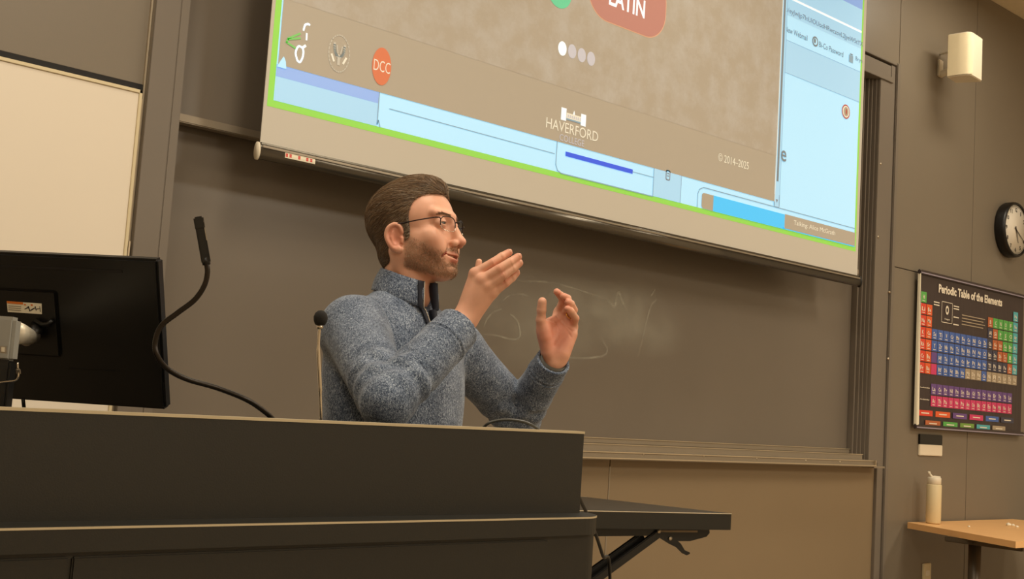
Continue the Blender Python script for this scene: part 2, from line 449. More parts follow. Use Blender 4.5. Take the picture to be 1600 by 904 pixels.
def disc(key, cx, cz, rx, rz, lay, n=40):
    poly(key, [(cx+rx*math.cos(2*math.pi*k/n), cz+rz*math.sin(2*math.pi*k/n)) for k in range(n)], lay)
def rrect(key, x0, x1, z0, z1, r, lay, n=10):
    pts = []
    for cx, cz, a0 in ((x1-r, z1-r, 0), (x0+r, z1-r, 90), (x0+r, z0+r, 180), (x1-r, z0+r, 270)):
        for k in range(n+1):
            a = math.radians(a0+90*k/n); pts.append((cx+r*math.cos(a), cz+r*math.sin(a)))
    poly(key, pts, lay)
def stext(txt, key, x0, y0, x1, y1, lay, bold=0.0, h=None):
    """(x0,y0) lower left and (x1,y1) upper right of the lettering in the photo"""
    a, b = P2(x0, y0), P2(x1, y1)
    z1 = b[1] if h is None else a[1]+h
    put_text(img, txt, a[0], b[0], a[1], z1, SY-LAY*lay, IM[key], bold)

TOPZ = 3.45
gx0 = P2(416.5, 170)[0]; gz0 = P2(416.5, 170.5)[1]; gx1 = P2(1337, 388)[0]
gz0 = (gz0+P2(1337, 389.5)[1])/2
rect('green', gx0, gx1, gz0, TOPZ, 1)
gw = .020
rect('blue', gx0+gw, gx1-.016, gz0+.021, TOPZ, 2)
ix0, ix1, iz0 = gx0+gw, gx1-.016, gz0+.021
# left tab block with periwinkle strip
bx = P2(592, 150)[0]; pz = P2(593, 157)[1]; slz = (P2(430, 101)[1]+P2(1207, 313)[1])/2
rect('blue2', ix0, bx, iz0, slz-.0, 3)
rect('peri', ix0, bx, slz-.036, slz, 4)
stroke('line', [(bx, slz), (bx, P2(592, 195)[1]), (bx+.004, iz0+.02), (bx+.012, iz0)], .004, 5)
a, b = P2(608, 170), P2(866, 240); stroke('line', [a, b], .003, 5)
# slide
srx = P2(1207, 313)[0]; srx = (srx+P2(1224, 0)[0])/2
rect('brown', ix0+.004, srx, slz, TOPZ, 6)
phz = (P2(453, 2)[1]+P2(648, 67)[1]+P2(900, 142)[1]+P2(1206, 239)[1])/4
rect('photo', ix0+.004, srx, phz, TOPZ, 7)
# scroll bar
rect('cream', srx, srx+.004, slz, TOPZ, 8)
rect('blue2', srx+.004, srx+.034, slz-.02, TOPZ, 8)
rect('grey', srx+.010, srx+.024, P2(1213, 283)[1], TOPZ, 9)
rrect('line', srx-.002, srx+.040, slz-.022, slz+.035, .008, 7)
poly('grey', [(srx+.010, slz+.012), (srx+.026, slz+.012), (srx+.018, slz-.004)], 9)
stroke('line', [(srx+.037, slz), (srx+.037, TOPZ)], .003, 9)
# browser side
rx0 = srx+.040
def zat(y, x=1300): return P2(x, y)[1]
z1_, z2_, z3_, z4_, z5_ = P2(1350, 17)[1], (P2(1350, 49)[1]+P2(1240, 0)[1])/2, (P2(1228, 27)[1]+P2(1350, 75)[1])/2, P2(1228, 62)[1], P2(1232, 115)[1]
rect('navy', rx0, ix1, z1_, TOPZ, 4)
rect('blue2', rx0, ix1, z2_, z1_, 4); rect('white', rx0, ix1, z2_-.010, z2_, 5)
rect('blue2', rx0, ix1, z3_, z2_-.010, 4)
rect('blue', rx0, ix1, z4_, z3_, 4); rect('line', rx0, ix1, z4_-.002, z4_, 6)
rect('blue2', rx0, ix1, z5_, z4_-.002, 4); rect('line', rx0, ix1, z5_-.002, z5_, 6)
stext('p/eyJwljp7InUiOUodHRwczovL2JyeW5tYX', 'grey', 1227, 20, 1348, 60, 7, h=.030)
stext('New Webmail', 'grey', 1226, 49, 1261, 55, 7, .005, h=.026)
a = P2(1273, 65); disc('grey', a[0], a[1], .024, .024, 7); disc('blue', a[0], a[1], .016, .016, 8); disc('grey', a[0]-.004, a[1]+.002, .008, .012, 9)
stext('Bi-Co Password', 'grey', 1279, 73, 1317, 79, 7, .005, h=.026)
a = P2(1329, 91); rect('line', a[0]-.018, a[0]+.018, a[1]-.022, a[1]+.014, 7); rect('grey', a[0]-.010, a[0]+.014, a[1]+.016, a[1]+.022, 7)
stext('Bryn', 'grey', 1336, 96, 1347, 90, 7, .0, h=.026)
a = P2(1321, 174.5); disc('mark', a[0], a[1], .034, .034, 7); disc('cream', a[0], a[1], .028, .028, 8); disc('brown', a[0], a[1], .020, .022, 9); disc('mark', a[0]+.002, a[1], .005, .014, 10)
stext('e', 'grey', 1219, 251, 1228, 238, 9, .012, h=.050)
# bottom windows
a = P2(870, 222); c2 = P2(1022, 268)
stroke('line', [(a[0], slz), (a[0], slz-.085), (a[0]+.01, slz-.105), (a[0]+.03, slz-.112), (P2(1020, 296)[0], slz-.112)], .004, 5)
stroke('indigo', [(P2(884, 241)[0], P2(935, 254)[1]), (P2(987, 268)[0], P2(935, 254)[1])], .017, 6)
stroke('line', [(P2(987, 268)[0], P2(935, 254)[1]), (P2(1020, 276)[0], P2(935, 254)[1])], .003, 6)
x0_, x1_ = P2(1020, 290)[0], P2(1063, 300)[0]
rect('blue2', x0_, x1_, iz0, slz, 5); stroke('line', [(x0_, iz0), (x0_, slz)], .004, 6); stroke('line', [(x1_, iz0), (x1_, slz)], .003, 6)
a = P2(1043, 275); rrect('grey', a[0]-.014, a[0]+.014, a[1]-.018, a[1]+.024, .008, 6); rrect('blue2', a[0]-.009, a[0]+.009, a[1]-.013, a[1]+.019, .005, 7); stroke('grey', [(a[0]-.005, a[1]), (a[0]+.005, a[1])], .004, 8); stroke('grey', [(a[0]-.005, a[1]+.01), (a[0]+.005, a[1]+.01)], .004, 8)
a = P2(1090, 295); stroke('line', [(a[0], iz0), (a[0], a[1]-.02), (a[0]+.01, a[1]), (a[0]+.035, a[1]+.012), (ix1, a[1]+.012)], .004, 6)
a = P2(1096, 302); b = P2(1113, 330); zt = P2(1113, 305)[1]
rrect('brown', a[0], b[0]+.02, iz0, zt, .014, 7)
x3 = P2(1225, 345)[0]; rect('sky', b[0], x3, iz0, zt, 8)
zl0 = P2(1225, 358)[1]; rect('brown', x3, P2(1335, 370)[0], zl0+.004, zt+.002, 9); rect('sky', x3-.01, ix1, iz0, zl0+.006, 8)
stext('Talking: Alice McGrath', 'cream', 1239, 353, 1304, 358, 10, .0, h=.027)
# slide lettering and marks
stext('HAVERFORD', 'cream', 852, 199, 934, 206, 9, .0, h=.038)
stext('COLLEGE', 'dotgrey', 873, 219, 912, 220, 9, .0, h=.024)
stext('\u00a9 2014\u20132025', 'cream', 1121, 251, 1169, 256, 9, .0, h=.034)
a = P2(878, 173); b = P2(913, 182); zb = P2(852, 199)[1]+.026
rect('white', a[0]-.006, a[0]+.020, zb+.018, zb+.064, 9); rect('white', b[0]-.020, b[0]+.006, zb+.018, zb+.062, 9)
rect('cream', a[0]+.022, b[0]-.02, zb+.028, zb+.050, 8); rect('line', a[0]+.022, b[0]-.02, zb+.024, zb+.030, 9)
for k in range(7):
    xx = a[0]+.028+k*(b[0]-a[0]-.055)/6.; rect('dotgrey', xx, xx+.005, zb+.034, zb+.044, 10)
poly('white', [((a[0]+b[0])/2-.004, zb+.050), ((a[0]+b[0])/2+.006, zb+.050), ((a[0]+b[0])/2+.001, zb+.066)], 9)
# LATIN button (its lower half is in view), teal dot, four page dots
a = P2(1017, 61); c_ = P2(917, 0)
px0, px1 = P2(916, 2)[0], P2(1040, 18)[0]; pz0 = P2(1016, 61)[1]
rrect('pilledge', px0, px1, pz0, pz0+.27, .115, 8, 16); rrect('pill', px0+.004, px1-.004, pz0+.004, pz0+.266, .112, 9, 16)
put_text(img, 'LATIN', P2(950, 10)[0], P2(1006, 27)[0], (P2(950, 8)[1]+P2(1004, 28)[1])/2, (P2(950, 8)[1]+P2(1004, 28)[1])/2+.072, SY-LAY*10, IM['white'], .02)
a = P2(874, -12); disc('teal', a[0], a[1]+.0, .060, .060, 9)
for k, (x, y) in enumerate(((877.7, 76), (893, 80.5), (908, 86.5), (922.5, 92))):
    a = P2(x, y); disc('white' if k == 0 else 'dotgrey', a[0], a[1], .0215, .0265, 9)
# three round marks at the slide's lower left
a = P2(595.5, 104); disc('orange', a[0], a[1], .037, .061, 9); put_text(img, 'DCC', a[0]-.031, a[0]+.033, a[1]-.018, a[1]+.018, SY-LAY*10, IM['cream'], -.005)
a = P2(529, 84)
for k in range(28):
    w0 = 2*math.pi*k/28; w1 = w0+.14
    stroke('faint', [(a[0]+.038*math.cos(w0), a[1]+.058*math.sin(w0)), (a[0]+.038*math.cos(w1), a[1]+.058*math.sin(w1))], .0035, 9)
for s in (-1, 1):
    stroke('faint', [(a[0]+s*.019, a[1]+.030), (a[0]+s*.016, a[1]+.004), (a[0]+s*.005, a[1]-.011)], .008, 9, 4)
    stroke('faint', [(a[0]+s*.010, a[1]+.024), (a[0]+s*.005, a[1]+.0)], .004, 9)
    stroke('cream', [(a[0]+s*.027, a[1]-.008), (a[0]+s*.017, a[1]-.028)], .007, 9)
stroke('faint', [(a[0], a[1]-.005), (a[0], a[1]-.035)], .010, 9)
a = P2(469, 85)   # looped hands, one light green
stroke('white', [(a[0]-.010, a[1]-.022), (a[0]-.018, a[1]), (a[0]-.010, a[1]+.022), (a[0]+.006, a[1]+.018), (a[0]+.008, a[1]-.004), (a[0], a[1]-.024), (a[0]-.010, a[1]-.022)], .006, 9, 5)
stroke('white', [(a[0]+.003, a[1]+.02), (a[0]+.014, a[1]+.03)], .008, 9)
stroke('lgreen', [(a[0]-.006, a[1]+.048), (a[0]-.048, a[1]+.034), (a[0]-.052, a[1]+.024), (a[0]-.02, a[1]+.014)], .006, 9)
stroke('lgreen', [(a[0]-.008, a[1]+.062), (a[0]-.048, a[1]+.036)], .006, 9)
b = P2(477, 47); stroke('white', [(b[0]-.008, b[1]-.004), (b[0]-.004, b[1]+.014), (b[0]+.006, b[1]+.02), (b[0]+.012, b[1]+.018)], .006, 9, 4); stroke('white', [(b[0]+.004, b[1]-.01), (b[0]+.005, b[1]-.03)], .006, 9)
b = P2(440, 97); poly('blue', [(b[0]-.016, b[1]-.018), (b[0]+.016, b[1]-.018), (b[0]+.012, b[1]+.004), (b[0]+.004, b[1]+.018), (b[0]-.006, b[1]+.002)], 9)
img.build('projected_picture', order, screen)
# bottom weight bar with end caps and a little warning sticker
mb = MB(); zc = sz0-.024
def oval(x0, x1, ry, rz, mi=0): mb.lathe((x0, SY-.002, zc), [(1.0, 0), (1.0, x1-x0)], mi, 28, (0, ry, 0), (0, 0, rz), (1, 0, 0))
oval(sx0-.006, sx1+.012, .014, .024); mb.box(sx0, sx1, SY-.008, SY+.008, sz0-.010, sz0+.003, 0)
mb.build('weight_bar', MT['barmetal'], screen)
mb = MB(); mb.box(sx0, sx1, SY-.018, SY-.010, zc+.010, zc+.017, 0, .001); mb.build('bar_bead', MT['alu'], screen)
for xx, d in ((sx0-.012, .006), (sx1+.012, .008)):
    mb = MB(); oval(xx, xx+d, .015, .027); mb.build('end_cap', MT['white'] if xx < 3 else MT['black'], screen)
mb = MB()
def barpt(x, ang, r=1.01): return (x, SY-.002-.0148*r*math.cos(ang), zc+.0246*r*math.sin(ang))
for k in range(4):
    a0 = -.25+k*.17; mb.add([barpt(1.775, a0), barpt(1.880, a0), barpt(1.880, a0+.17), barpt(1.775, a0+.17)], [(0, 1, 2, 3)], 0)
for xx in (1.777, 1.79, 1.82, 1.848, 1.862):
    mb.add([barpt(xx, -.1, 1.03), barpt(xx+.008, -.1, 1.03), barpt(xx+.008, .3, 1.03), barpt(xx, .3, 1.03)], [(0, 1, 2, 3)], 1)
mb.build('warning_sticker', [MT['paper'], MT['red']], screen)

# ------------------------------------------------------------------ periodic table poster
PY = 3.172
po = thing('wall_poster', 'dark poster headed Periodic Table of the Elements with coloured squares', 'poster', (6.3, WY, 1.24))
qx0, qx1, qz0, qz1 = 5.692, 6.935, 1.245, 2.056
MT['poster'] = mat('poster_black', srgb(58, 46, 46), .42, noise=.08, scale=4)
mb = MB()   # sheet, gently rippled
nx_ = 30; vs = []
for j in range(2):
    for i in range(nx_+1):
        x = qx0+.012+(qx1-qx0-.03)*i/nx_; vs.append((x, PY+.002+.002*math.sin(i*.9)*(1-j), qz0 if j == 0 else qz1))
mb.add(vs, [(i, i+1, nx_+2+i, nx_+1+i) for i in range(nx_)], 0)
mb.add([(qx0+.012, PY+.004, qz0), (qx1-.018, PY+.004, qz0), (qx1-.018, PY+.004, qz1), (qx0+.012, PY+.004, qz1)], [(0, 1, 2, 3)], 0)
mb.build('sheet', MT['poster'], po)
MT['rodlight'] = mat('clear_rod', srgb(150, 140, 156), .15, spec=.9)
for z in (qz0, qz1):
    mb = MB(); mb.box(qx0, qx1, PY-.010, PY+.008, z-.014, z+.010, 0, .004); mb.box(qx0+.006, qx1-.004, PY-.0125, PY-.010, z-.010, z-.003, 1, .001); r_ = mb.build('rod', [MT['poster'], MT['rodlight']], po)
mb = MB(); mb.add([(qx0+.006, PY-.009, qz0), (qx0+.030, PY-.009, qz0+.01), (qx0+.013, PY-.009, qz1-.08)], [(0, 1, 2)], 0)
mb.box(qx0+.004, qx0+.012, PY-.008, PY+.008, qz0-.012, qz1+.010, 0, .002); mb.build('side_edge', MT['paper'], po)
PM = ['poster_red', 'poster_orange', 'poster_blue', 'poster_slate', 'poster_green', 'poster_rust', 'poster_cyan', 'poster_tan', 'poster_violet', 'poster_pink', 'poster_lettering', 'poster_olive']
PCOL = [(226, 70, 50), (232, 98, 46), (72, 104, 176), (66, 66, 84), (92, 176, 84), (190, 104, 60), (84, 178, 186), (176, 158, 132), (108, 76, 140), (214, 62, 112), (240, 228, 206), (120, 160, 70)]
pmats = [mat(n_, srgb(*c), .5, noise=.03) for n_, c in zip(PM, PCOL)]
pt = MB()
def PP(x, y): v = onY(x, y, PY); return v[0], v[2]
gxa, gza = PP(1438.8, 453.6); gxb = PP(1589.3, 560)[0]; gzb = PP(1438.8, 583.0)[1]
cw, ch = (gxb-gxa)/18, (gza-gzb)/7
R1 = 'H                He,LiBe          B C N O F Ne,NaMg          AlSiP S ClAr'
sym = {}
rows = [['H']+['']*16+['He'], ['Li', 'Be']+['']*10+['B', 'C', 'N', 'O', 'F', 'Ne'], ['Na', 'Mg']+['']*10+['Al', 'Si', 'P', 'S', 'Cl', 'Ar'],
        'K Ca Sc Ti V Cr Mn Fe Co Ni Cu Zn Ga Ge As Se Br Kr'.split(), 'Rb Sr Y Zr Nb Mo Tc Ru Rh Pd Ag Cd In Sn Sb Te I Xe'.split(),
        ['Cs', 'Ba', '']+'Hf Ta W Re Os Ir Pt Au Hg Tl Pb Bi Po At Rn'.split(), ['Fr', 'Ra', '']+'Rf Db Sg Bh Hs Mt Ds Rg Cn Nh Fl Mc Lv Ts Og'.split()]
def pcol(r, c, s):
    if s == 'H': return 4
    if c == 0: return 0
    if c == 1: return 1
    if c == 17: return 6 if r < 6 else 7
    if r == 6 and c in (8, 9, 10) or r == 6 and c > 11: return 7
    if 2 <= c <= 11: return 2
    if s in ('B', 'Si', 'Ge', 'As', 'Sb', 'Te', 'At'): return 5
    if s in ('C', 'N', 'O', 'F', 'P', 'S', 'Cl', 'Se', 'Br', 'I'): return 4
    return 3
tcache = {}
def ptext(txt, x0, x1, z0, z1, mi=10, bold=.02, Y=PY-.0016):
    if (txt, bold) not in tcache: tcache[(txt, bold)] = text_mesh(txt, bold, 3 if len(txt) > 12 or txt == 'O' else 1)
    V, Fc = tcache[(txt, bold)]; mn, mx = V.min(0), V.max(0)
    X = x0+(V[:, 0]-mn[0])/(mx[0]-mn[0])*(x1-x0); Z = z0+(V[:, 1]-mn[1])/(mx[1]-mn[1])*(z1-z0)
    pt.add(np.stack([X, np.full(len(X), Y), Z], 1), Fc, mi)
def prect(x0, x1, z0, z1, mi, Y=PY-.0008): pt.add([(x0, Y, z0), (x1, Y, z0), (x1, Y, z1), (x0, Y, z1)], [(0, 1, 2, 3)], mi)
def pcell(x, z, s, mi):
    prect(x+.002, x+cw-.002, z-ch+.003, z-.003, mi)
    w = cw*(.5 if len(s) > 1 else .28); cx = x+cw/2; ptext(s, cx-w/2, cx+w/2, z-ch*.66, z-ch*.30)
    prect(cx-cw*.22, cx+cw*.22, z-ch*.84, z-ch*.78, 10, PY-.0016)
for r in range(7):
    for c in range(18):
        s = rows[r][c]
        if s: pcell(gxa+c*cw, gza-r*ch, s, pcol(r, c, s))
        elif c == 2 and r >= 5: prect(gxa+c*cw+.002, gxa+(c+1)*cw-.002, gza-(r+1)*ch+.003, gza-r*ch-.003, 8 if r == 5 else 9)
lx, lz = PP(1454.5, 598.0); 
for r, seq in enumerate(('La Ce Pr Nd Pm Sm Eu Gd Tb Dy Ho Er Tm Yb Lu'.split(), 'Ac Th Pa U Np Pu Am Cm Bk Cf Es Fm Md No Lr'.split())):
    for c, s in enumerate(seq): pcell(lx+c*cw, lz-r*ch*1.02, s, 8+r)
    ptext('Lanthanides' if r == 0 else 'Actinides', gxa+.02, lx-.014, lz-r*ch-ch*.5, lz-r*ch-ch*.38)
lw = (gxb-gxa)/6
lzz = lz-2.35*ch
for r in range(2):
    for k in range(6 if r == 0 else 5):
        x = gxa+k*lw+(0 if r == 0 else lw*.45); z = lzz-r*.052
        prect(x, x+lw*.84, z-.030, z, [[0, 1, 8, 9, 2, 3], [5, 4, 11, 6, 7]][r][k]); prect(x+lw*.2, x+lw*.64, z-.018, z-.012, 10, PY-.0016)
tz = PP(1466, 456)[1]; tz1 = PP(1466, 443.5)[1]
ptext('Periodic Table of the Elements', PP(1466.5, 450)[0], PP(1565.5, 470)[0], tz-.002, tz1+.002, 10, .035)
kx, kz = PP(1471.5, 470); kx1 = PP(1488.5, 470)[0]; kz0 = PP(1471.5, 503)[1]
for (x0, x1, z0, z1) in ((kx, kx1, kz-.003, kz), (kx, kx1, kz0, kz0+.003), (kx, kx+.003, kz0, kz), (kx1-.003, kx1, kz0, kz)): prect(x0, x1, z0, z1, 10)
ptext('O', (kx+kx1)/2-.018, (kx+kx1)/2+.018, kz0+.045, kz0+.095, 10, .05); ptext('Oxygen', kx+.03, kx1-.03, kz0+.014, kz0+.026)
for k, (dz, s) in enumerate(((0.0, -1), (.014, -1), (0, 1), (.014, 1), (.06, 1), (.10, 1))):
    xx = kx-.085 if s < 0 else kx1+.012; prect(xx, xx+.06, kz-.016-dz, kz-.010-dz, 10)
for k in range(4): prect(PP(1503, 480)[0], PP(1503, 480)[0]+.27-.02*(k % 2), kz-.055-.017*k, kz-.050-.017*k, 7)
pt.build('print', pmats, po)

# ------------------------------------------------------------------ wall clock
ck = thing('wall_clock', 'round black-rimmed wall clock with white face, at the right edge of the picture', 'clock', (6.735, WY, 2.43))
cc = np.array([6.735, 0, 2.430])
mb = MB(); Yf = 3.135
AX, AY, AZ = (1, 0, 0), (0, 0, 1), (0, -1, 0)
prof = [(.148, -.0), (.158, .0), (.163, .012), (.163, .05), (.159, .062), (.152, .066), (.146, .060), (.146, .050)]
mb.lathe(cc+[0, WY, 0], prof, 0, 64, AX, AY, AZ); mb.build('rim', MT['blackgloss'], ck)
mb = MB(); mb.lathe(cc+[0, WY-.051, 0], [(.147, 0), (.147, .003)], 0, 64, AX, AY, AZ); mb.build('face', MT['clockface'], ck)
mb = MB()
for k in range(1, 13):
    a = math.radians(90-30*k); x, z = cc[0]+.118*math.cos(a), cc[2]+.118*math.sin(a); w = .002 if k == 1 else .012 if k < 10 else .020
    put_text(mb, str(k), x-w/2-.003, x+w/2+.003, z-.012, z+.012, WY-.0552, 0, .02)
for k in range(60):
    a = math.radians(6*k); mb.tube([cc+[.136*math.cos(a), WY-.0550, .136*math.sin(a)], cc+[.141*math.cos(a), WY-.0550, .141*math.sin(a)]], .0008, 0, 4)
mb.build('numerals', MT['ink'], ck)
for nm, ang, ln, w in (('hour_hand', 90-30*5.33, .080, .0045), ('minute_hand', 90-6*20, .115, .0032)):
    mb = MB(); a = math.radians(ang); d = np.array([math.cos(a), 0, math.sin(a)]); q = np.array([-d[2], 0, d[0]])*w; o_ = cc+[0, WY-.058, 0]
    mb.prism([o_-d*.02-q, o_+d*ln-q*.4, o_+d*ln+q*.4, o_-d*.02+q], (0, -.0012, 0), 0); mb.build(nm, MT['ink'], ck)

# ------------------------------------------------------------------ loudspeaker on the wall
sp = thing('wall_speaker', 'cream loudspeaker hung high on a swivel bracket, right of the screen', 'speaker', (5.85, WY, 3.104))
foot = [(5.767, 3.086), (5.772, 3.03), (5.780, 2.985), (5.796, 2.968), (5.818, 2.965), (5.935, 2.974), (5.945, 2.985), (5.891, 3.100)]
mb = MB()
bm = bmesh.new(); vb = [bm.verts.new((x, y, 3.104)) for x, y in foot]; f_ = bm.faces.new(vb)
r_ = bmesh.ops.extrude_face_region(bm, geom=[f_]); tv = [v for v in r_['geom'] if isinstance(v, bmesh.types.BMVert)]
bmesh.ops.translate(bm, vec=(0, 0, .236), verts=tv)
bmesh.ops.recalc_face_normals(bm, faces=bm.faces[:]); bmesh.ops.bevel(bm, geom=bm.edges[:], offset=.004, segments=2, affect='EDGES')
mb.addbm(bm, 0); mb.build('cabinet', MT['white'], sp)
mb = MB()
g = [(5.7655, 3.082), (5.7700, 3.03), (5.7775, 2.984), (5.794, 2.9655), (5.808, 2.9625)]
vs = [(x, y, z) for z in (3.110, 3.334) for x, y in g]; mb.add(vs, [(i, i+1, i+6, i+5) for i in range(4)], 0, True); mb.build('grille', mat('cream_grille', srgb(238, 222, 184), .6, noise=.03, bump=.3, bscale=1500), sp)
mb = MB(); b0 = onY(1467, 107, WY)
mb.box(b0[0]-.022, b0[0]+.03, WY-.012, WY, b0[2]-.05, b0[2]+.05, 0, .006)
mb.tube([(b0[0]+.005, WY-.005, b0[2]-.035), (b0[0]+.03, WY-.05, b0[2]-.01), (b0[0]+.03, WY-.08, b0[2]+.01)], [.02, .016, .014], 0, 14)
mb.tube([(b0[0]+.03, WY-.075, b0[2]+.012), (5.84, 3.08, 3.215)], .014, 0, 14); mb.lathe((b0[0]+.035, WY-.082, b0[2]-.005), [(.004, 0), (.02, .006), (.02, .024), (.004, .03)], 0, 16)
mb.build('bracket', MT['white'], sp)
mb = MB(); q0 = onY(1469, 85, WY); mb.tube([q0, (5.82, 3.09, 3.26)], .005, 0, 8); mb.build('cable', MT['white'], sp)

# ------------------------------------------------------------------ plates on the wall
sw = thing('wall_plate', 'small cream switch plate with a black screen above it, under the poster', 'switch plate', onY(1455, 711, WY))
a = onY(1437, 711, WY-.012); b = onY(1472.5, 711, WY-.012)
mb = MB(); mb.box(a[0], b[0], WY-.012, WY, a[2], a[2]+.058, 0, .003); mb.build('plate', MT['white'], sw)
mb = MB(); mb.box(a[0], b[0], WY-.011, WY, a[2]+.059, a[2]+.112, 0, .003); mb.build('display', MT['blackgloss'], sw)
ot = thing('wall_outlet', 'narrow pale outlet plate low on the wall below the wooden table', 'outlet', onY(1449, 925, WY))
a = onY(1443.5, 880, WY-.01); b = onY(1455, 880, WY-.01)
mb = MB(); mb.box(a[0], b[0], WY-.012, WY, a[2]-.17, a[2], 0, .003); mb.build('plate', MT['darkwhite'], ot)
for z in (a[2]-.05, a[2]-.11):
    mb = MB(); mb.box(a[0]+.02, b[0]-.02, WY-.015, WY-.011, z-.014, z+.014, 0, .003); mb.build('socket', MT['white'], ot)

# ================================================================== DESK (tall lectern desk in the foreground)
DY = 1.45
dk = thing('lectern_desk', 'wide dark espresso lectern desk across the foreground with a rounded ledge', 'desk', (.8, 1.6, 0))
TZ = 1.140
DX0, DX1 = -.10, 1.485
mb = MB()
def skew_box(x0, x1, y0, y1, z0, z1a, z1b, mi=0):
    mb.add([(x0, y0, z0), (x1, y0, z0), (x1, y1, z0), (x0, y1, z0), (x0, y0, z1a), (x1, y0, z1b), (x1, y1, z1b), (x0, y1, z1a)],
           [(0, 1, 2, 3), (4, 5, 6, 7), (0, 1, 5, 4), (1, 2, 6, 5), (2, 3, 7, 6), (3, 0, 4, 7)], mi)
skew_box(DX0, DX1, DY, DY+.022, 1.0, 1.1590, 1.1665)
mb.build('front_riser', MT['desk'], dk)
mb = MB(); skew_box(DX0, DX1+.001, DY-.001, DY+.023, 1.1570, 1.1605, 1.1685); mb.v = [(x, y, z + (0.0075*(x-DX0)/(DX1-DX0) if z < 1.1575 else 0)) for x, y, z in mb.v]
mb.build('riser_edge', MT['desk_edge'], dk)
mb = MB(); mb.box(DX0, DX1, DY+.02, 1.80, TZ-.025, TZ, 0, .002); mb.build('worktop', MT['desk'], dk)
def rounded_slab(x0, x1, y0, y1, z0, z1, r, mi=0, n=10):
    """plan outline rounded at its two front corners"""
    pl = [(x1, y1), (x0, y1)]
    for k in range(n+1):
        a = math.pi+math.pi/2*k/n; pl.append((x0+r+r*math.cos(a), y0+r+r*math.sin(a)))
    for k in range(n+1):
        a = -math.pi/2+math.pi/2*k/n; pl.append((x1-r+r*math.cos(a), y0+r+r*math.sin(a)))
    mb.prism([(x, y, z0) for x, y in pl], (0, 0, z1-z0), mi)
mb = MB(); rounded_slab(DX0-.05, 1.506, DY-.055, 1.80, .998, 1.0285, .06); mb.build('ledge', MT['desk'], dk)
mb = MB(); rounded_slab(DX0-.0505, 1.5065, DY-.0555, 1.80, 1.0252, 1.0280, .06); mb.build('ledge_edge', MT['desk_edge'], dk)
# lower cabinet: rounded corner posts and panels
mb = MB(); rounded_slab(DX0, 1.497, DY-.045, 1.79, .06, .998, .035); mb.box(DX0+.03, 1.42, DY+.03, 1.76, 0, .06, 0); mb.build('cabinet_body', MT['desk'], dk)
for (x0, x1) in ((DX0+.06, .575), (.580, 1.368)):
    mb = MB(); mb.box(x0, x1, DY-.049, DY-.040, .09, .992, 0, .002); mb.build('panel_door', MT['desk'], dk)
mb = MB(); mb.box(DX1-.022, DX1, DY+.021, 1.80, 1.026, TZ-.025, 0); mb.box(DX0, DX0+.022, DY+.021, 1.80, 1.026, TZ-.025, 0); mb.box(DX0+.02, DX1-.02, 1.775, 1.795, 1.026, TZ-.025); mb.build('side_panel', MT['desk'], dk)

# ------------------------------------------------------------------ monitor seen from behind
Bc = np.array([.809, 1.744, 1.397]); d2 = np.array([.6237, -.7816, 0]); d1 = np.array([-.2457, -.196, .9493]); d1 /= np.linalg.norm(d1)
nn = np.cross(d2, d1)    # points out of the back, toward the camera
mo = thing('monitor', 'black computer monitor seen from behind on the left end of the desk', 'monitor', (.60, 1.70, TZ))
MW, MH = .46, .247
cen = Bc-d2*MW/2-d1*MH/2
mb = MB(); mb.obox(cen-nn*.011, d2, nn, d1, MW, .0220, MH, 0, .004)
mb.build('housing', MT['blackgloss'], mo)
mb = MB(); mb.obox(cen-nn*.0222, d2, nn, d1, MW-.03, .002, MH-.03, 0); mb.build('display_panel', MT['ink'], mo)
mb = MB(); mb.obox(Bc-d2*.17-d1*.022+nn*.0002, d2, nn, d1, .22, .002, .004, 0); mb.build('vent_slot', MT['gap'], mo)
mb = MB(); mb.obox(Bc-d2*.010-d1*(MH-.028)-nn*.006, d2, nn, d1, .018, .008, .034, 0, .001); mb.build('foot_cap', MT['blackgloss'], mo)
mb = MB(); mb.obox(Bc-d2*.12-d1*(MH-.06)+nn*.0002, d2, nn, d1, .09, .002, .002, 0, .0005); mb.build('seam', MT['blackgloss'], mo)
mb = MB(); mb.obox(cen+nn*.002+d1*.01, d2, nn, d1, .11, .006, .11, 0, .003); mb.build('mount_plate', MT['black'], mo)
def on_panel(x, y, off=.001):
    d = ray(x, y); q = Bc+nn*off; return CAM+d*(((q-CAM)@nn)/(d@nn))
# warning label on the mount plate
def panel_poly(pts, off): return [on_panel(x, y, off) for x, y in pts]
mb = MB()
mb.add(panel_poly([(10.5, 470), (65, 474), (65.5, 490.5), (12, 487)], .0056), [(0, 1, 2, 3)], 0)
mb.add(panel_poly([(10.5, 470), (36, 472), (36, 475.5), (11, 473.5)], .0061), [(0, 1, 2, 3)], 1)
for k in range(3): mb.add(panel_poly([(13, 477+3*k), (33, 478.3+3*k), (33, 479.3+3*k), (13, 478+3*k)], .0061), [(0, 1, 2, 3)], 3)
for pts in ([(38, 482), (44, 479), (45, 480.5), (39, 483)], [(43, 478), (46, 486), (47.5, 486), (45, 478)], [(47, 484), (54, 480), (54.5, 481.5), (48, 485.5)], [(54, 478), (56, 485), (57.2, 485), (55.5, 478)], [(57, 482), (62, 481), (62, 482), (57, 483)], [(61.5, 478), (62.5, 487), (63.5, 487), (62.5, 478)]):
    mb.add(panel_poly(pts, .0061), [(0, 1, 2, 3)], 2)
mb.add(panel_poly([(37.5, 474.5), (40.5, 474.7), (40.5, 477), (37.5, 476.7)], .0061), [(0, 1, 2, 3)], 1); mb.add(panel_poly([(48, 475), (51, 475.2), (51, 477.6), (48, 477.4)], .0061), [(0, 1, 2, 3)], 1)
mb.build('warning_label', [MT['paper'], MT['orange'], MT['ink'], MT['steel']], mo)
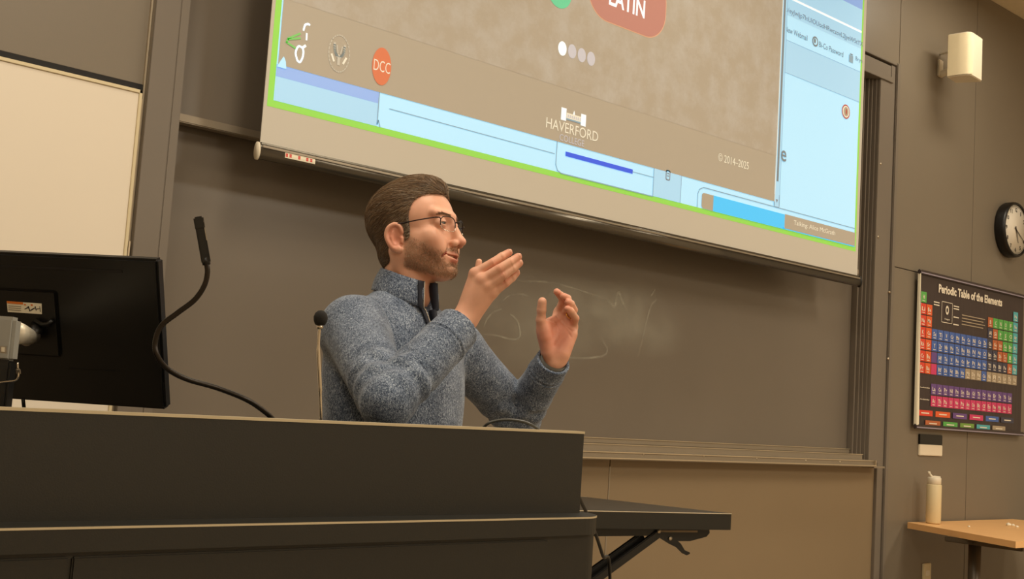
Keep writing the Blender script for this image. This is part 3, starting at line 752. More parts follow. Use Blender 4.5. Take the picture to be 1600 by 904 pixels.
# silver hinge arm from the stand to the plate
h1 = on_panel(46, 526, .030); h0 = dep(14, 516, 1.62)
mb = MB(); mb.tube([h0, h0*.55+h1*.45, h1], [.017, .016, .0125], 0, 18); mb.build('hinge_arm', mat('silver_cast_arm', srgb(232, 222, 200), .25, metal=.35, noise=.02), mo)
ax_ = (h1-h0)/np.linalg.norm(h1-h0)
mb = MB(); mb.cyl(h1-nn*.012+ax_*.002, h1+nn*.012+ax_*.002, .0120, 0, 20); mb.cyl(h1+nn*.012+ax_*.002, h1+nn*.014+ax_*.002, .006, 0, 12); mb.build('hinge_cap', MT['steel'], mo)
mb = MB(); mb.tube([h1, h1-nn*.03+d1*.01], [.009, .014], 0, 14); mb.tube([on_panel(56, 500, .009), on_panel(66, 507, .013), on_panel(75, 506, .011), on_panel(82, 500, .009)], .004, 0, 8); mb.build('hinge_socket', MT['blackgloss'], mo)
# stand column: black lower half, grey upper housing, base
pc = dep(-3, 560, 1.60); pcx, pcy = pc[0], pc[1]
e1 = np.array([.80, -.60, 0]); e2 = np.array([.60, .80, 0])
zg0, zg1 = dep(10, 565, 1.58)[2], dep(10, 493, 1.58)[2]
def col(name, z0, z1, w, d, m, bev):
    mb = MB(); mb.obox(np.array([pcx, pcy, (z0+z1)/2]), e1, e2, np.array([0, 0, 1.]), w, d, z1-z0, 0, bev); return mb.build(name, m, mo)
col('stand_housing', zg0, zg1, .044, .030, MT['greymetal'], .005)
col('stand_column', TZ, zg0+.002, .042, .028, MT['black'], .003)
mb = MB(); mb.tube(smooth_curve([dep(-6, 598, 1.573), dep(10, 596, 1.573), dep(24, 594, 1.573), dep(28.5, 588, 1.573), dep(28, 578, 1.573), dep(27.5, 566, 1.573)], 5), .0013, 0, 8); mb.obox(dep(28.5, 580, 1.573), d2, nn, d1, .006, .005, .010, 0, .002); mb.build('wire_clip', MT['chrome'], mo)
mb = MB(); pA = [dep(-2, 540, 1.565), dep(10, 540.5, 1.565), dep(10, 552, 1.565), dep(-2, 551, 1.565)]; mb.prism(pA, e2*.002, 0); mb.prism([dep(2, 542, 1.5635), dep(7, 542.2, 1.5635), dep(7, 549.5, 1.5635), dep(2, 549, 1.5635)], e2*.001, 1); mb.prism([dep(-3, 560, 1.565), dep(14, 561.5, 1.565), dep(14, 563.5, 1.565), dep(-3, 562, 1.565)], e2*.001, 2)
mb.build('stand_label', [MT['steel'], MT['white'], MT['ink']], mo)
mb = MB(); mb.obox(np.array([pcx, pcy, TZ+.003]), e1, e2, np.array([0, 0, 1.]), .13, .11, .006, 0, .003); mb.build('base', MT['black'], mo)
mb = MB(); mb.tube([on_panel(36, 622, -.004), on_panel(38, 642, -.010)], .0032, 0, 8); mb.build('signal_cable', MT['black'], mo)

# ------------------------------------------------------------------ gooseneck microphones
gm = thing('gooseneck_microphone', 'black flat-headed microphone on a long bent gooseneck beside the monitor', 'microphone', (.955, 1.60, TZ))
T0 = 1.62
path = [(433, 661, T0+.17), (415, 644, T0+.15), (385, 624, T0+.12), (340, 606, T0+.09), (292, 592, T0+.05), (262, 576, T0+.02), (246, 556, T0), (242.5, 535, T0), (252, 509, T0), (278, 488, T0), (304, 468, T0), (319, 446, T0), (324, 425, T0), (322, 408, T0)]
P = smooth_curve([dep(*p) for p in path], 14)
P[0] = np.array([P[0][0], P[0][1], TZ+.004])
for q_ in P: q_[2] = max(q_[2], TZ+.004)
mb = MB(); mb.tube(P, [.0036+(.0004 if i % 2 else 0) for i in range(len(P))], 0, 10)
MT['goose'] = mat('black_gooseneck', srgb(44, 38, 32), .3, metal=.6); mb.build('gooseneck', MT['goose'], gm)
mb = MB(); hA, hB = dep(322, 409, T0), dep(309.5, 338, T0); hd = (hB-hA)/np.linalg.norm(hB-hA); sd = np.cross(hd, ray(315, 370)); sd /= np.linalg.norm(sd); fd = np.cross(sd, hd)
mb.obox((hA*.56+hB*.44), sd, fd, hd, .0125, .010, np.linalg.norm(hB-hA)*.95, 0, .002); mb.obox(hA*.15+hB*.85, sd, fd, hd, .0135, .012, .018, 0, .002); mb.tube([hA-hd*.004, hA+hd*.006], .0055, 0, 12); mb.build('microphone_head', MT['black'], gm)
mb = MB(); mb.obox(hA*.30+hB*.70-sd*.0060-fd*.0052*0, sd, fd, hd, .0012, .008, .030, 0); mb.build('side_strip', MT['steel'], gm)
mb = MB(); mb.lathe((P[0][0], P[0][1], TZ), [(.018, 0), (.018, .004), (.008, .010), (.005, .014)], 0, 20); mb.build('base', MT['black'], gm)
mb_, mz = None, None
sm_ = thing('stalk_microphone', 'small foam-topped microphone on a thin silver stalk left of the man', 'microphone', (1.005, 1.545, TZ))
T1 = 1.84
q = [dep(501.5, 657, T1), dep(501, 630, T1), dep(500, 600, T1), dep(498.5, 570, T1), dep(497.5, 545, T1), dep(498.5, 522, T1), dep(500.5, 506, T1)]
mb = MB(); Q = smooth_curve(q, 6); Q[0] = np.array([Q[0][0], Q[0][1], TZ])
mb.tube(Q, [.0024 if i < 10 or i > 24 else .0031 for i in range(len(Q))], 0, 10); mb.build('stalk', MT['chrome'], sm_)
mb = MB(); c = dep(501, 497, T1); mb.lathe(c-[0, 0, .012], [(.003, 0), (.008, .002), (.0105, .008), (.0110, .014), (.009, .020), (.005, .0235), (.001, .0245)], 0, 20); mb.build('foam_windscreen', MT['matteblack'], sm_)
mb = MB(); mb.lathe(c-[0, 0, .017], [(.0035, 0), (.005, .002), (.005, .006), (.0035, .007)], 0, 16); mb.build('collar', MT['chrome'], sm_)
mb = MB(); mb.lathe((Q[0][0], Q[0][1], TZ), [(.014, 0), (.014, .003), (.005, .007)], 0, 20); mb.build('base', MT['black'], sm_)
mb = MB(); K = smooth_curve([dep(750, 676, 2.02), dep(760, 663, 2.0), dep(775, 657, 2.0), dep(797, 655.5, 2.0), dep(820, 659, 2.0), dep(838, 668, 2.0), dep(846, 680, 2.02)], 8)
for q_ in K: q_[2] = max(q_[2], TZ+.0035)
mb.tube(K, .0026, 0, 10); co = mb.build('desk_cable', mat('grey_black_cable', srgb(70, 70, 66), .3, noise=.1), None, np.array([K[0][0], K[0][1], TZ]))
tag(co, 'dark cable arching up from the desk edge in front of the man', 'cable')

# ------------------------------------------------------------------ black folding side table behind the desk
ft = thing('folding_table', 'black folding table with a scissor leg behind the right end of the desk', 'table', (3.0, 3.0, 0))
FZ = .90
def onZ(x, y, Z): d = ray(x, y); return CAM+d*(Z-CAM[2])/d[2]
cR = onZ(1147, 802, FZ); cL = onZ(917, 797.3, FZ)
e_l = cL-cR; e_l /= np.linalg.norm(e_l)
e_d = np.array([-.213, .977, 0]); e_n = np.array([e_l[1], -e_l[0], 0])
if e_n[1] < 0: e_n = -e_n
LEN = 1.45
TT = .054
c0, c1 = cR, cR+e_l*LEN; c3 = cR+e_d*.60; c2 = c3+e_l*(LEN-.25)
def rounded_poly(P, r, n=5):
    out = []; k = len(P)
    for i in range(k):
        a, b, c = P[i-1], P[i], P[(i+1) % k]; u = (a-b)/np.linalg.norm(a-b); v = (c-b)/np.linalg.norm(c-b)
        for j in range(n+1):
            t = j/n; out.append((b+u*r)*(1-t)**2+b*2*t*(1-t)+(b+v*r)*t*t)
    return out
mb = MB(); mb.prism([p-[0, 0, TT] for p in rounded_poly([c0, c1, c2, c3], .02)], (0, 0, TT-.001), 0); mb.build('table_top', MT['desk'], ft)
mb = MB(); mb.prism([p-[0, 0, .001] for p in rounded_poly([c0, c1, c2, c3], .02)], (0, 0, .001), 0); mb.build('top_sheen_sheet', MT['tabletop_grey'], ft)  # thin sheet whose grey paints the sheen on the black top
mb = MB(); mb.tube([p-[0, 0, .001] for p in rounded_poly([c0, c1, c2, c3], .02)][:], .0016, 0, 6); mb.build('top_edge', MT['desk_edge'], ft)
Q0 = cR+e_n*.05
def onT(x, y, off=0.):
    d = ray(x, y); q = Q0+e_n*off; return CAM+d*(((q-CAM)@e_n)/(d@e_n))
def tpoly(pts, th, off=0., name='x', m=None):
    mb = MB(); mb.prism([onT(x, y, off) for x, y in pts], e_n*th, 0); return mb.build(name, m or MT['black'], ft)
tpoly([(900, 822), (1108, 824), (1109, 832), (1104, 838), (1078, 845), (1060, 845), (1055, 841), (1024, 836.5), (900, 837.5)], .02, .004, 'side_rail')
tpoly([(1032, 828), (1090, 828.3), (1090, 831.3), (1034, 831)], .001, .0028, 'rail_slot', MT['kick'])
tpoly([(1022, 834), (1027, 829), (1036, 832), (1052, 838), (1064, 849), (1070, 859), (1078, 862.5), (1078, 865), (1073, 867), (1067, 864), (1058, 855), (1046, 849)], .006, -.004, 'release_lever')
for (x, y) in ((1029.5, 829.5), (1047, 840.5)):
    mb = MB(); p = onT(x, y, -.005); mb.cyl(p, p-e_n*.003, .0065, 0, 18); mb.build('bolt', MT['alu_hi'], ft)
def bar(pA, pB, w, th, name):
    a, b = pA, pB; t = (b-a)/np.linalg.norm(b-a); u = np.cross(t, e_n); u /= np.linalg.norm(u)
    mb = MB(); mb.obox((a+b)/2, t, u, e_n, np.linalg.norm(b-a), w, th, 0, .003); return mb.build(name, MT['black'], ft)
def to_floor(pA, pB):
    d = pB-pA; return pA+d*((.012-pA[2])/d[2])
l1a, l1b = onT(1027, 834, .004), onT(930, 905, .004); bar(l1a, to_floor(l1a, l1b), .026, .018, 'leg')
l2a, l2b = onT(1004, 836, .034), onT(918, 898, .034); bar(l2a, to_floor(l2a, l2b), .026, .018, 'leg')
# the mirrored pair further left and at the back, crossing to the other end
for off in (0.0, .40):
    a = cR+e_l*1.25+e_n*(.06+off)-[0, 0, TT+.02]; b = cR+e_l*.15+e_n*(.06+off); b = np.array([b[0], b[1], .012]); bar(a, b, .026, .018, 'leg')
a = l1a+e_n*.40; b = to_floor(l1a, l1b)+e_n*.40; bar(a, b, .026, .018, 'leg')
# loose cable running down beside the table
mb = MB(); ce = dep(953, 900, 2.28)
K = smooth_curve([dep(900, 766, 2.105), dep(905, 777, 2.115), dep(916, 800, 2.16), dep(930, 832, 2.20), dep(942, 868, 2.24), ce, ce+[.05, .03, -.35], ce+[.06, .04, -.78], [ce[0]+.12, ce[1]+.06, .004], [ce[0]+.3, ce[1]+.02, .004]], 8)
for q_ in K: q_[2] = max(q_[2], .004)
mb.tube(K, .0032, 0, 10); hc = mb.build('hanging_cable', MT['black'], None, K[0]); tag(hc, 'thin dark cable hanging down between the desk and the folding table', 'cable')

# ------------------------------------------------------------------ wooden table on the right, bottle and crumbs
wt = thing('wooden_table', 'light wooden table against the wall under the poster', 'table', (6.1, 2.8, 0))
a0 = onZ(1418, 815.5, .75); a1 = onZ(1587, 845.5, .75)
yb = WY-.004
xl = 5.62
w0 = np.array([a0[0], a0[1], 0]); w1 = np.array([a1[0], a1[1], 0]); dv = (w1-w0)/np.linalg.norm(w1-w0); w0 = w0+dv*0
dn = np.array([-dv[1], dv[0], 0]);
if dn[0] < 0: dn = -dn
TL = 1.5
wA, wB = w0, w1; wC = wB+np.array([1.0, .0, 0])*TL; wD = np.array([wC[0], w0[1], 0])
mb = MB(); mb.prism([(p[0], p[1], .72) for p in (wA, wB, wC, wD)], (0, 0, .030), 0); mb.build('table_top', MT['wood'], wt)
def wleg(x, y):
    mb = MB(); mb.tube([(x, y, 0.03), (x, y, .715)], .030, 0, 20); mb.box(x-.05, x+.05, y-.30, y+.10, 0, .03, 0, .008); mb.build('leg', MT['legmetal'], wt)
lp = onZ(1538, 870, .66)
wleg(a1[0]+.34, a1[1]+.36); wleg(a1[0]+1.25, a1[1]+.36)
mb = MB(); mb.box(a1[0]+.15, a1[0]+1.4, a1[1]+.30, a1[1]+.42, .695, .72, 0, .004); mb.box(a1[0]+.20, a1[0]+.26, a1[1]+.06, a1[1]+.36, .69, .719, 0, .004); mb.build('under_frame', MT['legmetal'], wt)
bo = onZ(1458, 817, .752)
bt = thing('water_bottle', 'cream insulated bottle with a carry-loop lid standing on the wooden table', 'bottle', (bo[0], bo[1], .75))
sc_ = .0375
mb = MB(); mb.lathe((bo[0], bo[1], .751), [(.030, 0), (sc_-.003, .002), (sc_, .008), (sc_, .196), (sc_-.002, .200)], 0, 36); mb.build('body', MT['bottle'], bt)
mb = MB(); mb.lathe((bo[0], bo[1], .951), [(sc_-.006, 0), (sc_-.003, .002), (sc_-.003, .032), (sc_-.006, .036), (.01, .037)], 0, 36); mb.build('lid', MT['white'], bt)
mb = MB(); lr = np.array([.70, -.71, 0]); c = np.array([bo[0], bo[1], .986])
mb.tube(smooth_curve([c-lr*.030+[0, 0, .022], c-lr*.024+[0, 0, .018], c-lr*.012+[0, 0, .004], c+lr*.005+[0, 0, .004], c+lr*.030+[0, 0, .002]], 6), .0055, 0, 10); mb.tube([c-lr*.034+[0, 0, .024], c-lr*.022+[0, 0, .022]], .0065, 0, 10); mb.build('spout', MT['white'], bt)
for k, (x, y, r) in enumerate(((1514, 822.5, .006), (1576, 820.5, .013), (1583, 821, .009), (1589, 823, .008))):
    p = onZ(x, y, .752); bm = bmesh.new(); bmesh.ops.create_icosphere(bm, subdivisions=2, radius=r)
    for v in bm.verts: v.co *= 1+.25*math.sin(v.co.x*500+k)*math.cos(v.co.y*400); v.co.z = max(v.co.z*.8, -r*.5)
    mb = MB(); mb.addbm(bm, 0, True, Matrix.Translation((p[0], p[1], .75+r*.5))); o = mb.build('paper_scrap', MT['paper'], None, np.array([p[0], p[1], .75]))
    tag(o, ['tiny white scrap lying alone on the wooden table', 'largest crumpled white scrap on the wooden table', 'middle one of three white scraps on the wooden table', 'rightmost white scrap on the wooden table'][k], 'paper scrap', 'white scraps on the wooden table')

# ================================================================== THE MAN
# ---- implicit-surface tools: shapes are distance fields, blended and turned into one skin by surface nets
def smin(a, b, k):
    h = np.maximum(k-np.abs(a-b), 0)/k
    return np.minimum(a, b)-h*h*k*.25
def smax(a, b, k): return -smin(-a, -b, k)
class Prim:
    def __init__(s, fn, lo, hi, k=.01, op='u'): s.fn = fn; s.lo = np.array(lo); s.hi = np.array(hi); s.k = k; s.op = op
def rc(a, b, ra, rb, k=.01, op='u'):
    a = np.array(a, float); b = np.array(b, float); ab = b-a; L2 = ab@ab+1e-12; R = max(ra, rb)
    def fn(p):
        q = p-a; t = np.clip(q@ab/L2, 0, 1); return np.linalg.norm(q-t[:, None]*ab, axis=1)-(ra+(rb-ra)*t)
    return Prim(fn, np.minimum(a, b)-R, np.maximum(a, b)+R, k, op)
def el(c, r, B=None, k=.01, op='u'):
    """ellipsoid with centre c, radii r, in the axes given by the rows of B"""
    c = np.array(c, float); r = np.array(r, float); B = np.eye(3) if B is None else np.array(B)
    def fn(p):
        q = (p-c)@B.T; k0 = np.linalg.norm(q/r, axis=1); k1 = np.linalg.norm(q/(r*r), axis=1)+1e-9
        return k0*(k0-1)/k1
    R = r.max(); return Prim(fn, c-R, c+R, k, op)
def chain(pts, rad, k=.0015, kj=.01):
    return [rc(pts[i], pts[i+1], rad[i], rad[i+1], k if i else kj) for i in range(len(pts)-1)]
def field_of(prims, post=None, far=.25):
    def f(p, lo=None, hi=None):
        d = np.full(len(p), far)
        for q in prims:
            if lo is not None and q.op != 'g' and (np.any(q.lo-q.k-.012 > hi) or np.any(q.hi+q.k+.012 < lo)): continue
            if q.op == 'u': d = smin(d, q.fn(p), q.k)
            elif q.op == 's': d = smax(d, -q.fn(p), q.k)
            elif q.op == 'g':
                g = q.fn(p, lo, hi)
                if g is not None: d = smin(d, g, q.k)
        return d if post is None else post(p, d)
    return f
def polygonize(f, lo, hi, h, B=20):
    lo = np.array(lo, float); hi = np.array(hi, float); n = np.ceil((hi-lo)/h).astype(int); nb = -(-n//B)
    KV, PV, QF = [], [], []
    S = int(nb.max()*B+4)
    ar = np.arange(-1, B+1)
    gi, gj, gk = np.meshgrid(ar, ar, ar, indexing='ij'); g = np.stack([gi, gj, gk], -1).reshape(-1, 3); m = B+2
    for bi in range(nb[0]):
        for bj in range(nb[1]):
            for bk in range(nb[2]):
                o = np.array([bi, bj, bk])*B; l = lo+(o-1)*h; u = lo+(o+B+1)*h
                c = (l+u)/2; st = np.array(np.meshgrid([0, 1, 2], [0, 1, 2], [0, 1, 2])).reshape(3, -1).T/2.; pc = l+st*(u-l)
                dc = f(pc, l, u)
                if dc.min() > (B+2)*h*.62 or dc.max() < -(B+2)*h*.9: continue
                P = lo+(g+o)*h; d = f(P, l, u).reshape(m, m, m)
                if d.min() > 0 or d.max() < 0: continue
                # vertex of every mixed cell
                s = d < 0; cnt = np.zeros((m-1,)*3, int)
                for a in (0, 1):
                    for b in (0, 1):
                        for e in (0, 1): cnt += s[a:m-1+a, b:m-1+b, e:m-1+e]
                mix = (cnt > 0) & (cnt < 8); I = np.argwhere(mix)
                acc = np.zeros((len(I), 3)); w = np.zeros(len(I))
                for ax in range(3):
                    o1, o2 = [x for x in range(3) if x != ax]
                    for a in (0, 1):
                        for b in (0, 1):
                            s0 = I.copy(); s0[:, o1] += a; s0[:, o2] += b; s1 = s0.copy(); s1[:, ax] += 1
                            d0 = d[tuple(s0.T)]; d1_ = d[tuple(s1.T)]; x = (d0 < 0) != (d1_ < 0)
                            t = np.where(x, d0/np.where(x, d0-d1_, 1), 0)
                            pos = s0.astype(float); pos[:, ax] += t; acc += pos*x[:, None]; w += x
                V = lo+(acc/w[:, None]-1+o)*h
                G = I-1+o+2; key = (G[:, 0]*S+G[:, 1])*S+G[:, 2]; KV.append(key); PV.append(V)
                # a quad round every crossing edge owned by the block
                for ax in range(3):
                    o1, o2 = [(1, 2), (2, 0), (0, 1)][ax]
                    sl0 = [slice(1, m-1)]*3; sl1 = [slice(1, m-1)]*3; sl1[ax] = slice(2, m)
                    a0, a1 = s[tuple(sl0)], s[tuple(sl1)]; E = np.argwhere(a0 != a1)+1
                    if not len(E): continue
                    flip = s[tuple(E.T)]; G = E-1+o+2; q = []
                    for (u1, u2) in ((0, 0), (1, 0), (1, 1), (0, 1)):
                        H = G.copy(); H[:, o1] -= 1-u1; H[:, o2] -= 1-u2; q.append((H[:, 0]*S+H[:, 1])*S+H[:, 2])
                    q = np.stack(q, 1); q[~flip] = q[~flip][:, ::-1]; QF.append(q)
    K = np.concatenate(KV); V = np.concatenate(PV); Q = np.concatenate(QF)
    uk, ix = np.unique(K, return_index=True); V = V[ix]; F = np.searchsorted(uk, Q)
    ok = np.all(uk[np.minimum(F, len(uk)-1)] == Q, axis=1); F = F[ok]
    used = np.unique(F); mp = -np.ones(len(V), int); mp[used] = np.arange(len(used))
    return V[used], mp[F]
def np_mesh(name, V, F, mats, parent=None, smooth=True, midx=None):
    me = bpy.data.meshes.new(name); V = np.asarray(V, float)-world_loc(parent) if parent is not None else np.asarray(V, float)
    k = F.shape[1]
    me.vertices.add(len(V)); me.vertices.foreach_set('co', V.ravel()); me.loops.add(F.size); me.loops.foreach_set('vertex_index', F.ravel().astype(np.int32))
    me.polygons.add(len(F)); me.polygons.foreach_set('loop_start', np.arange(0, F.size, k, dtype=np.int32)); me.polygons.foreach_set('loop_total', np.full(len(F), k, np.int32))
    for m in (mats if isinstance(mats, (list, tuple)) else [mats]): me.materials.append(m)
    if smooth: me.polygons.foreach_set('use_smooth', np.ones(len(F), bool))
    if midx is not None: me.polygons.foreach_set('material_index', np.asarray(midx, np.int32))
    me.update(calc_edges=True); me.validate()
    return link(name, me, parent)
def set_col(o, col, name='Col'):
    a = o.data.color_attributes.new(name, 'FLOAT_COLOR', 'POINT'); c = np.ones((len(col), 4), np.float32); c[:, :3] = col; a.data.foreach_set('color', c.ravel())
def lerp(a, b, t): return a+(b-a)*t
def sstep(a, b, x): t = np.clip((x-a)/(b-a), 0, 1); return t*t*(3-2*t)
UP = np.array([0, 0, 1.])
ER = np.array([.794, -.608, 0]); EC = np.array([-.608, -.794, 0])     # across the view, and toward the viewer
def facing(deg, pitch=0., roll=0.):
    """rows: forward, left, up"""
    a = math.radians(deg); F_ = math.cos(a)*ER+math.sin(a)*EC; L_ = np.cross(UP, F_); b = math.radians(pitch)
    F2 = math.cos(b)*F_+math.sin(b)*UP; U2 = np.cross(F2, L_); c = math.radians(roll)
    L3 = math.cos(c)*L_+math.sin(c)*U2; U3 = np.cross(F2, L3); return np.array([F2, L3, U3])

# ---- head
HB = facing(26, 5, 0)                 # looks across the room, turned a little toward the viewer
HC = dep(625.5, 365, 2.47)+HB[1]*.0+(-HB[1])*(-.072)   # centre between the ears
HS = .0100*1.0                        # metres per head unit (cm)
def hp(x, y, z): return HC+(np.array([x, y, z])*HS)@HB
def hel(c, r, k=.8, op='u', rot=None): return ('el', c, r, k, op, rot)
head_prims = []
def HE(c, r, k=.8, op='u', tilt=0., yaw=0.):
    B = np.eye(3); a = math.radians(tilt); Bt = np.array([[math.cos(a), 0, math.sin(a)], [0, 1, 0], [-math.sin(a), 0, math.cos(a)]])
    b = math.radians(yaw); By = np.array([[math.cos(b), math.sin(b), 0], [-math.sin(b), math.cos(b), 0], [0, 0, 1]])
    head_prims.append(el(c, r, Bt@By, k, op))
def HR(a, b, ra, rb, k=.8, op='u'): head_prims.append(rc(a, b, ra, rb, k, op))
HE((-1.3, 0, 4.3), (8.6, 7.4, 8.0), 1)                 # cranium
HE((1.8, 0, 4.8), (6.4, 6.4, 5.7), 2.0)                # forehead
HE((2.6, 0, -1.6), (6.2, 6.0, 5.9), 2.0)               # mid face
for s in (-1, 1):
    HE((5.7, s*4.5, -1.0), (2.4, 1.9, 2.1), 1.6)       # cheekbone
    HE((6.6, s*3.4, -3.0), (2.0, 1.6, 2.3), 1.4)       # smiling cheek
    HR((.2, s*5.2, -4.3), (6.0, s*2.5, -7.4), 1.6, 1.5, 2.2)  # jaw
    HE((1.2, s*5.3, -2.8), (3.0, 1.4, 3.2), 1.6)       # masseter
HE((7.1, 0, -7.5), (2.2, 2.5, 1.6), 1.3)               # chin
HE((6.4, 0, -4.8), (3.2, 3.4, 2.9), 1.6)               # muzzle
HR((0, 0, -5.0), (5.3, 0, -6.9), 4.0, 2.3, 2.0)        # under the jaw
for s in (-1, 1):
    HR((8.5, s*.6, 4.1), (6.9, s*4.8, 4.4), .75, .8, 1.3)        # brow
    HE((9.6, s*3.3, 2.4), (1.9, 1.9, 1.25), 1.1, 's')            # eye socket
    HE((7.25, s*3.25, 2.3), (1.42, 1.62, 1.38), .5)              # lids
    HE((8.6, s*3.3, 2.18), (1.2, 1.3, .20), .2, 's', tilt=-4)         # slit between the lids
HR((8.6, 0, 3.0), (10.3, 0, -.6), .62, .80, 1.0)       # bridge of the nose
HE((8.9, 0, .1), (1.3, .80, 2.4), .6, 'u', tilt=18)
HE((10.6, 0, -1.45), (1.20, 1.08, 1.0), .7)            # tip
for s in (-1, 1):
    HE((9.6, s*1.30, -1.9), (1.05, .64, .80), .5)     # wing
HR((9.0, 0, -1.8), (9.1, 0, -3.1), .7, .5, .7)
for s in (-1, 1): HE((10.0, s*.62, -2.5), (.62, .34, .42), .25, 's', tilt=-15)
LP_U = [(9.30, 0, -4.02), (9.08, 1.0, -3.98), (8.35, 2.2, -4.08), (7.1, 3.5, -4.12)]
LP_L = [(9.12, 0, -5.46), (8.95, 1.0, -5.36), (8.25, 2.2, -4.98), (7.1, 3.4, -4.32)]
LP_M = [(9.3, 0, -4.70), (9.1, 1.0, -4.67), (8.4, 2.2, -4.50), (7.7, 3.0, -4.26)]
for s in (-1, 1):
    for i in range(3):
        a, b = LP_U[i], LP_U[i+1]; HR((a[0], s*a[1], a[2]), (b[0], s*b[1], b[2]), (.40, .38, .30)[i], (.38, .30, .16)[i], .35)
        a, b = LP_L[i], LP_L[i+1]; HR((a[0], s*a[1], a[2]), (b[0], s*b[1], b[2]), (.46, .44, .34)[i], (.44, .34, .16)[i], .35)
for s in (-1, 1):
    for i in range(3):
        a, b = LP_M[i], LP_M[i+1]
        for dx in (.1, -.5, -1.0, .7): HR((a[0]+dx, s*a[1], a[2]), (b[0]+dx, s*b[1], b[2]), (.38, .36, .24)[i], (.36, .24, .05)[i], .08, 's')
HE((9.6, 0, -6.25), (1.0, 2.2, .45), 1.0, 's')           # fold over the chin
for s in (-1, 1):
    HR((8.9, s*1.95, -2.4), (7.8, s*3.5, -4.6), .22, .25, .7, 's')   # smile fold
# ears
def ear(s):
    Z = -.95
    HE((-1.0, s*7.3, .2+Z), (1.85, .75, 2.95), .4, 'u', tilt=-8, yaw=s*-22)
    HE((-.75, s*8.1, .15+Z), (1.10, .45, 1.95), .25, 's', tilt=-8, yaw=s*-22)
    arc = [(.45, 7.3, 1.2), (.1, 7.6, 2.4), (-1.0, 8.0, 2.9), (-2.2, 8.35, 2.2), (-2.7, 8.35, .8), (-2.35, 8.15, -.7), (-1.5, 7.8, -1.9), (-.6, 7.55, -2.5)]
    arc = [(a, s*b, c+Z) for a, b, c in arc]
    arc = [tuple(v) for v in smooth_curve(arc, 3)]
    for i in range(len(arc)-1): HR(arc[i], arc[i+1], .40, .40, .3)
    HE((-.3, s*7.5, -2.4+Z), (.85, .55, .8), .4)
    HR((.5, s*7.35, -.1+Z), (.45, s*7.35, -.9+Z), .38, .32, .3)
    an = [(-1.4, 7.95, 1.3), (-1.7, 8.0, .2), (-1.2, 7.8, -1.2)]
    for i in range(2): HR((an[i][0], s*an[i][1], an[i][2]+Z), (an[i+1][0], s*an[i+1][1], an[i+1][2]+Z), .3, .28, .3)
    HE((-.5, s*8.0, -.35+Z), (.70, .6, .9), .3, 's')
ear(-1); ear(1)
head_field = field_of(head_prims, None, 30.)
HR_ = .16
def to_head(p): return (p-HC)@HB.T/HS
def head_global(p, lo=None, hi=None):
    if lo is not None and (np.any(HC-HR_-.02 > hi) or np.any(HC+HR_+.02 < lo)): return None
    q = to_head(p)
    return head_field(q)*HS
# ---- body joints
NB = dep(637, 446, 2.52)                         # base of the neck
TB = facing(42)                                  # the way the chest faces
TF, TL = TB[0], TB[1]
def tp(f, l, u): return NB+f*TF+l*TL+u*UP
shR, elR, wrR = dep(551, 513, 2.41), dep(605, 625, 2.18), dep(724, 500, 2.345)
shL, elL, wrL = dep(712, 546, 2.66), dep(811, 652, 2.78), dep(867, 566, 2.655)
def J(*a): return dep(*a)
body = [Prim(head_global, [0]*3, [0]*3, .012, 'g')]
neck_top = hp(-.9, 0, -2.0)
body += [rc(neck_top, tp(-.012, 0, -.03), .050, .050, .02), rc(hp(.8, 0, -5.0), tp(.008, 0, -.04), .032, .034, .02)]
for s in (-1, 1): body.append(rc(hp(-2.2, s*5.4, -3.2), tp(.040, s*.018, -.03), .012, .010, .016))
body += [el(tp(-.02, 0, -.25), (.080, .120, .18), TB, .03), el(tp(0, 0, -.45), (.095, .13, .2), TB, .03), el(tp(-.005, 0, -.62), (.088, .125, .12), TB, .02)]
body += [rc(tp(-.02, -.02, -.085), shR-[0, 0, .01], .04, .035, .02), rc(tp(-.02, .02, -.085), shL-[0, 0, .01], .04, .035, .02)]
body += [rc(shR, elR, .036, .034, .02), rc(elR, wrR, .036, .0235, .02), rc(shL, elL, .036, .034, .02), rc(elL, wrL, .036, .0235, .02)]
hipc = tp(-.005, 0, -.65)
zfl = 0.0
for s in (-1, 1):
    hj = hipc+TL*s*.085; kn = np.array([hj[0], hj[1], .47])+TF*.03; an_ = np.array([hj[0], hj[1], .09])+TL*s*.02
    body += [rc(hj, kn, .060, .045, .015), rc(kn, an_, .045, .032, .015), rc(an_-[0, 0, .02]-TF*.02, an_+TF*.15-[0, 0, .05], .032, .024, .02)]
# near hand: back of the hand toward the viewer, fingers together
hr = []
MC = [J(742, 427, 2.350), J(753, 437, 2.338), J(761, 447, 2.338), J(769, 458, 2.345)]
WR4 = [J(722, 487, 2.350), J(726, 492, 2.342), J(731, 497, 2.342), J(736, 502, 2.348)]
for a, b, ra in zip(WR4, MC, (.0130, .0132, .0128, .0122)): hr.append(rc(a, b, ra, ra*.86, .012))
hr.append(rc(J(729, 496, 2.355), J(754, 446, 2.358), .0155, .015, .015))
FN = [([J(770, 410, 2.345), J(784, 401, 2.352), J(795, 394.5, 2.358)], (.0106, .0088, .0086, .0076)),
      ([J(781, 419, 2.332), J(797, 409.5, 2.338), J(809.5, 401, 2.345)], (.0108, .0091, .0087, .0078)),
      ([J(787, 430, 2.334), J(801, 419.5, 2.340), J(811.5, 411, 2.346)], (.0106, .0090, .0086, .0076)),
      ([J(790, 442, 2.345), J(800, 434, 2.352), J(807, 426.5, 2.358)], (.0098, .0084, .0080, .0070))]
fing = []
for m, (pts, rad) in zip(MC, FN): fing.append(chain([m]+pts, rad, .002, .006))
thumb = [rc(J(739, 476, 2.368), J(744, 450, 2.388), .0130, .0120, .012), rc(J(742, 450, 2.388), J(746, 428, 2.396), .0105, .0082, .006), rc(J(746, 428, 2.396), J(748.5, 408.5, 2.398), .0078, .0062, .005)]
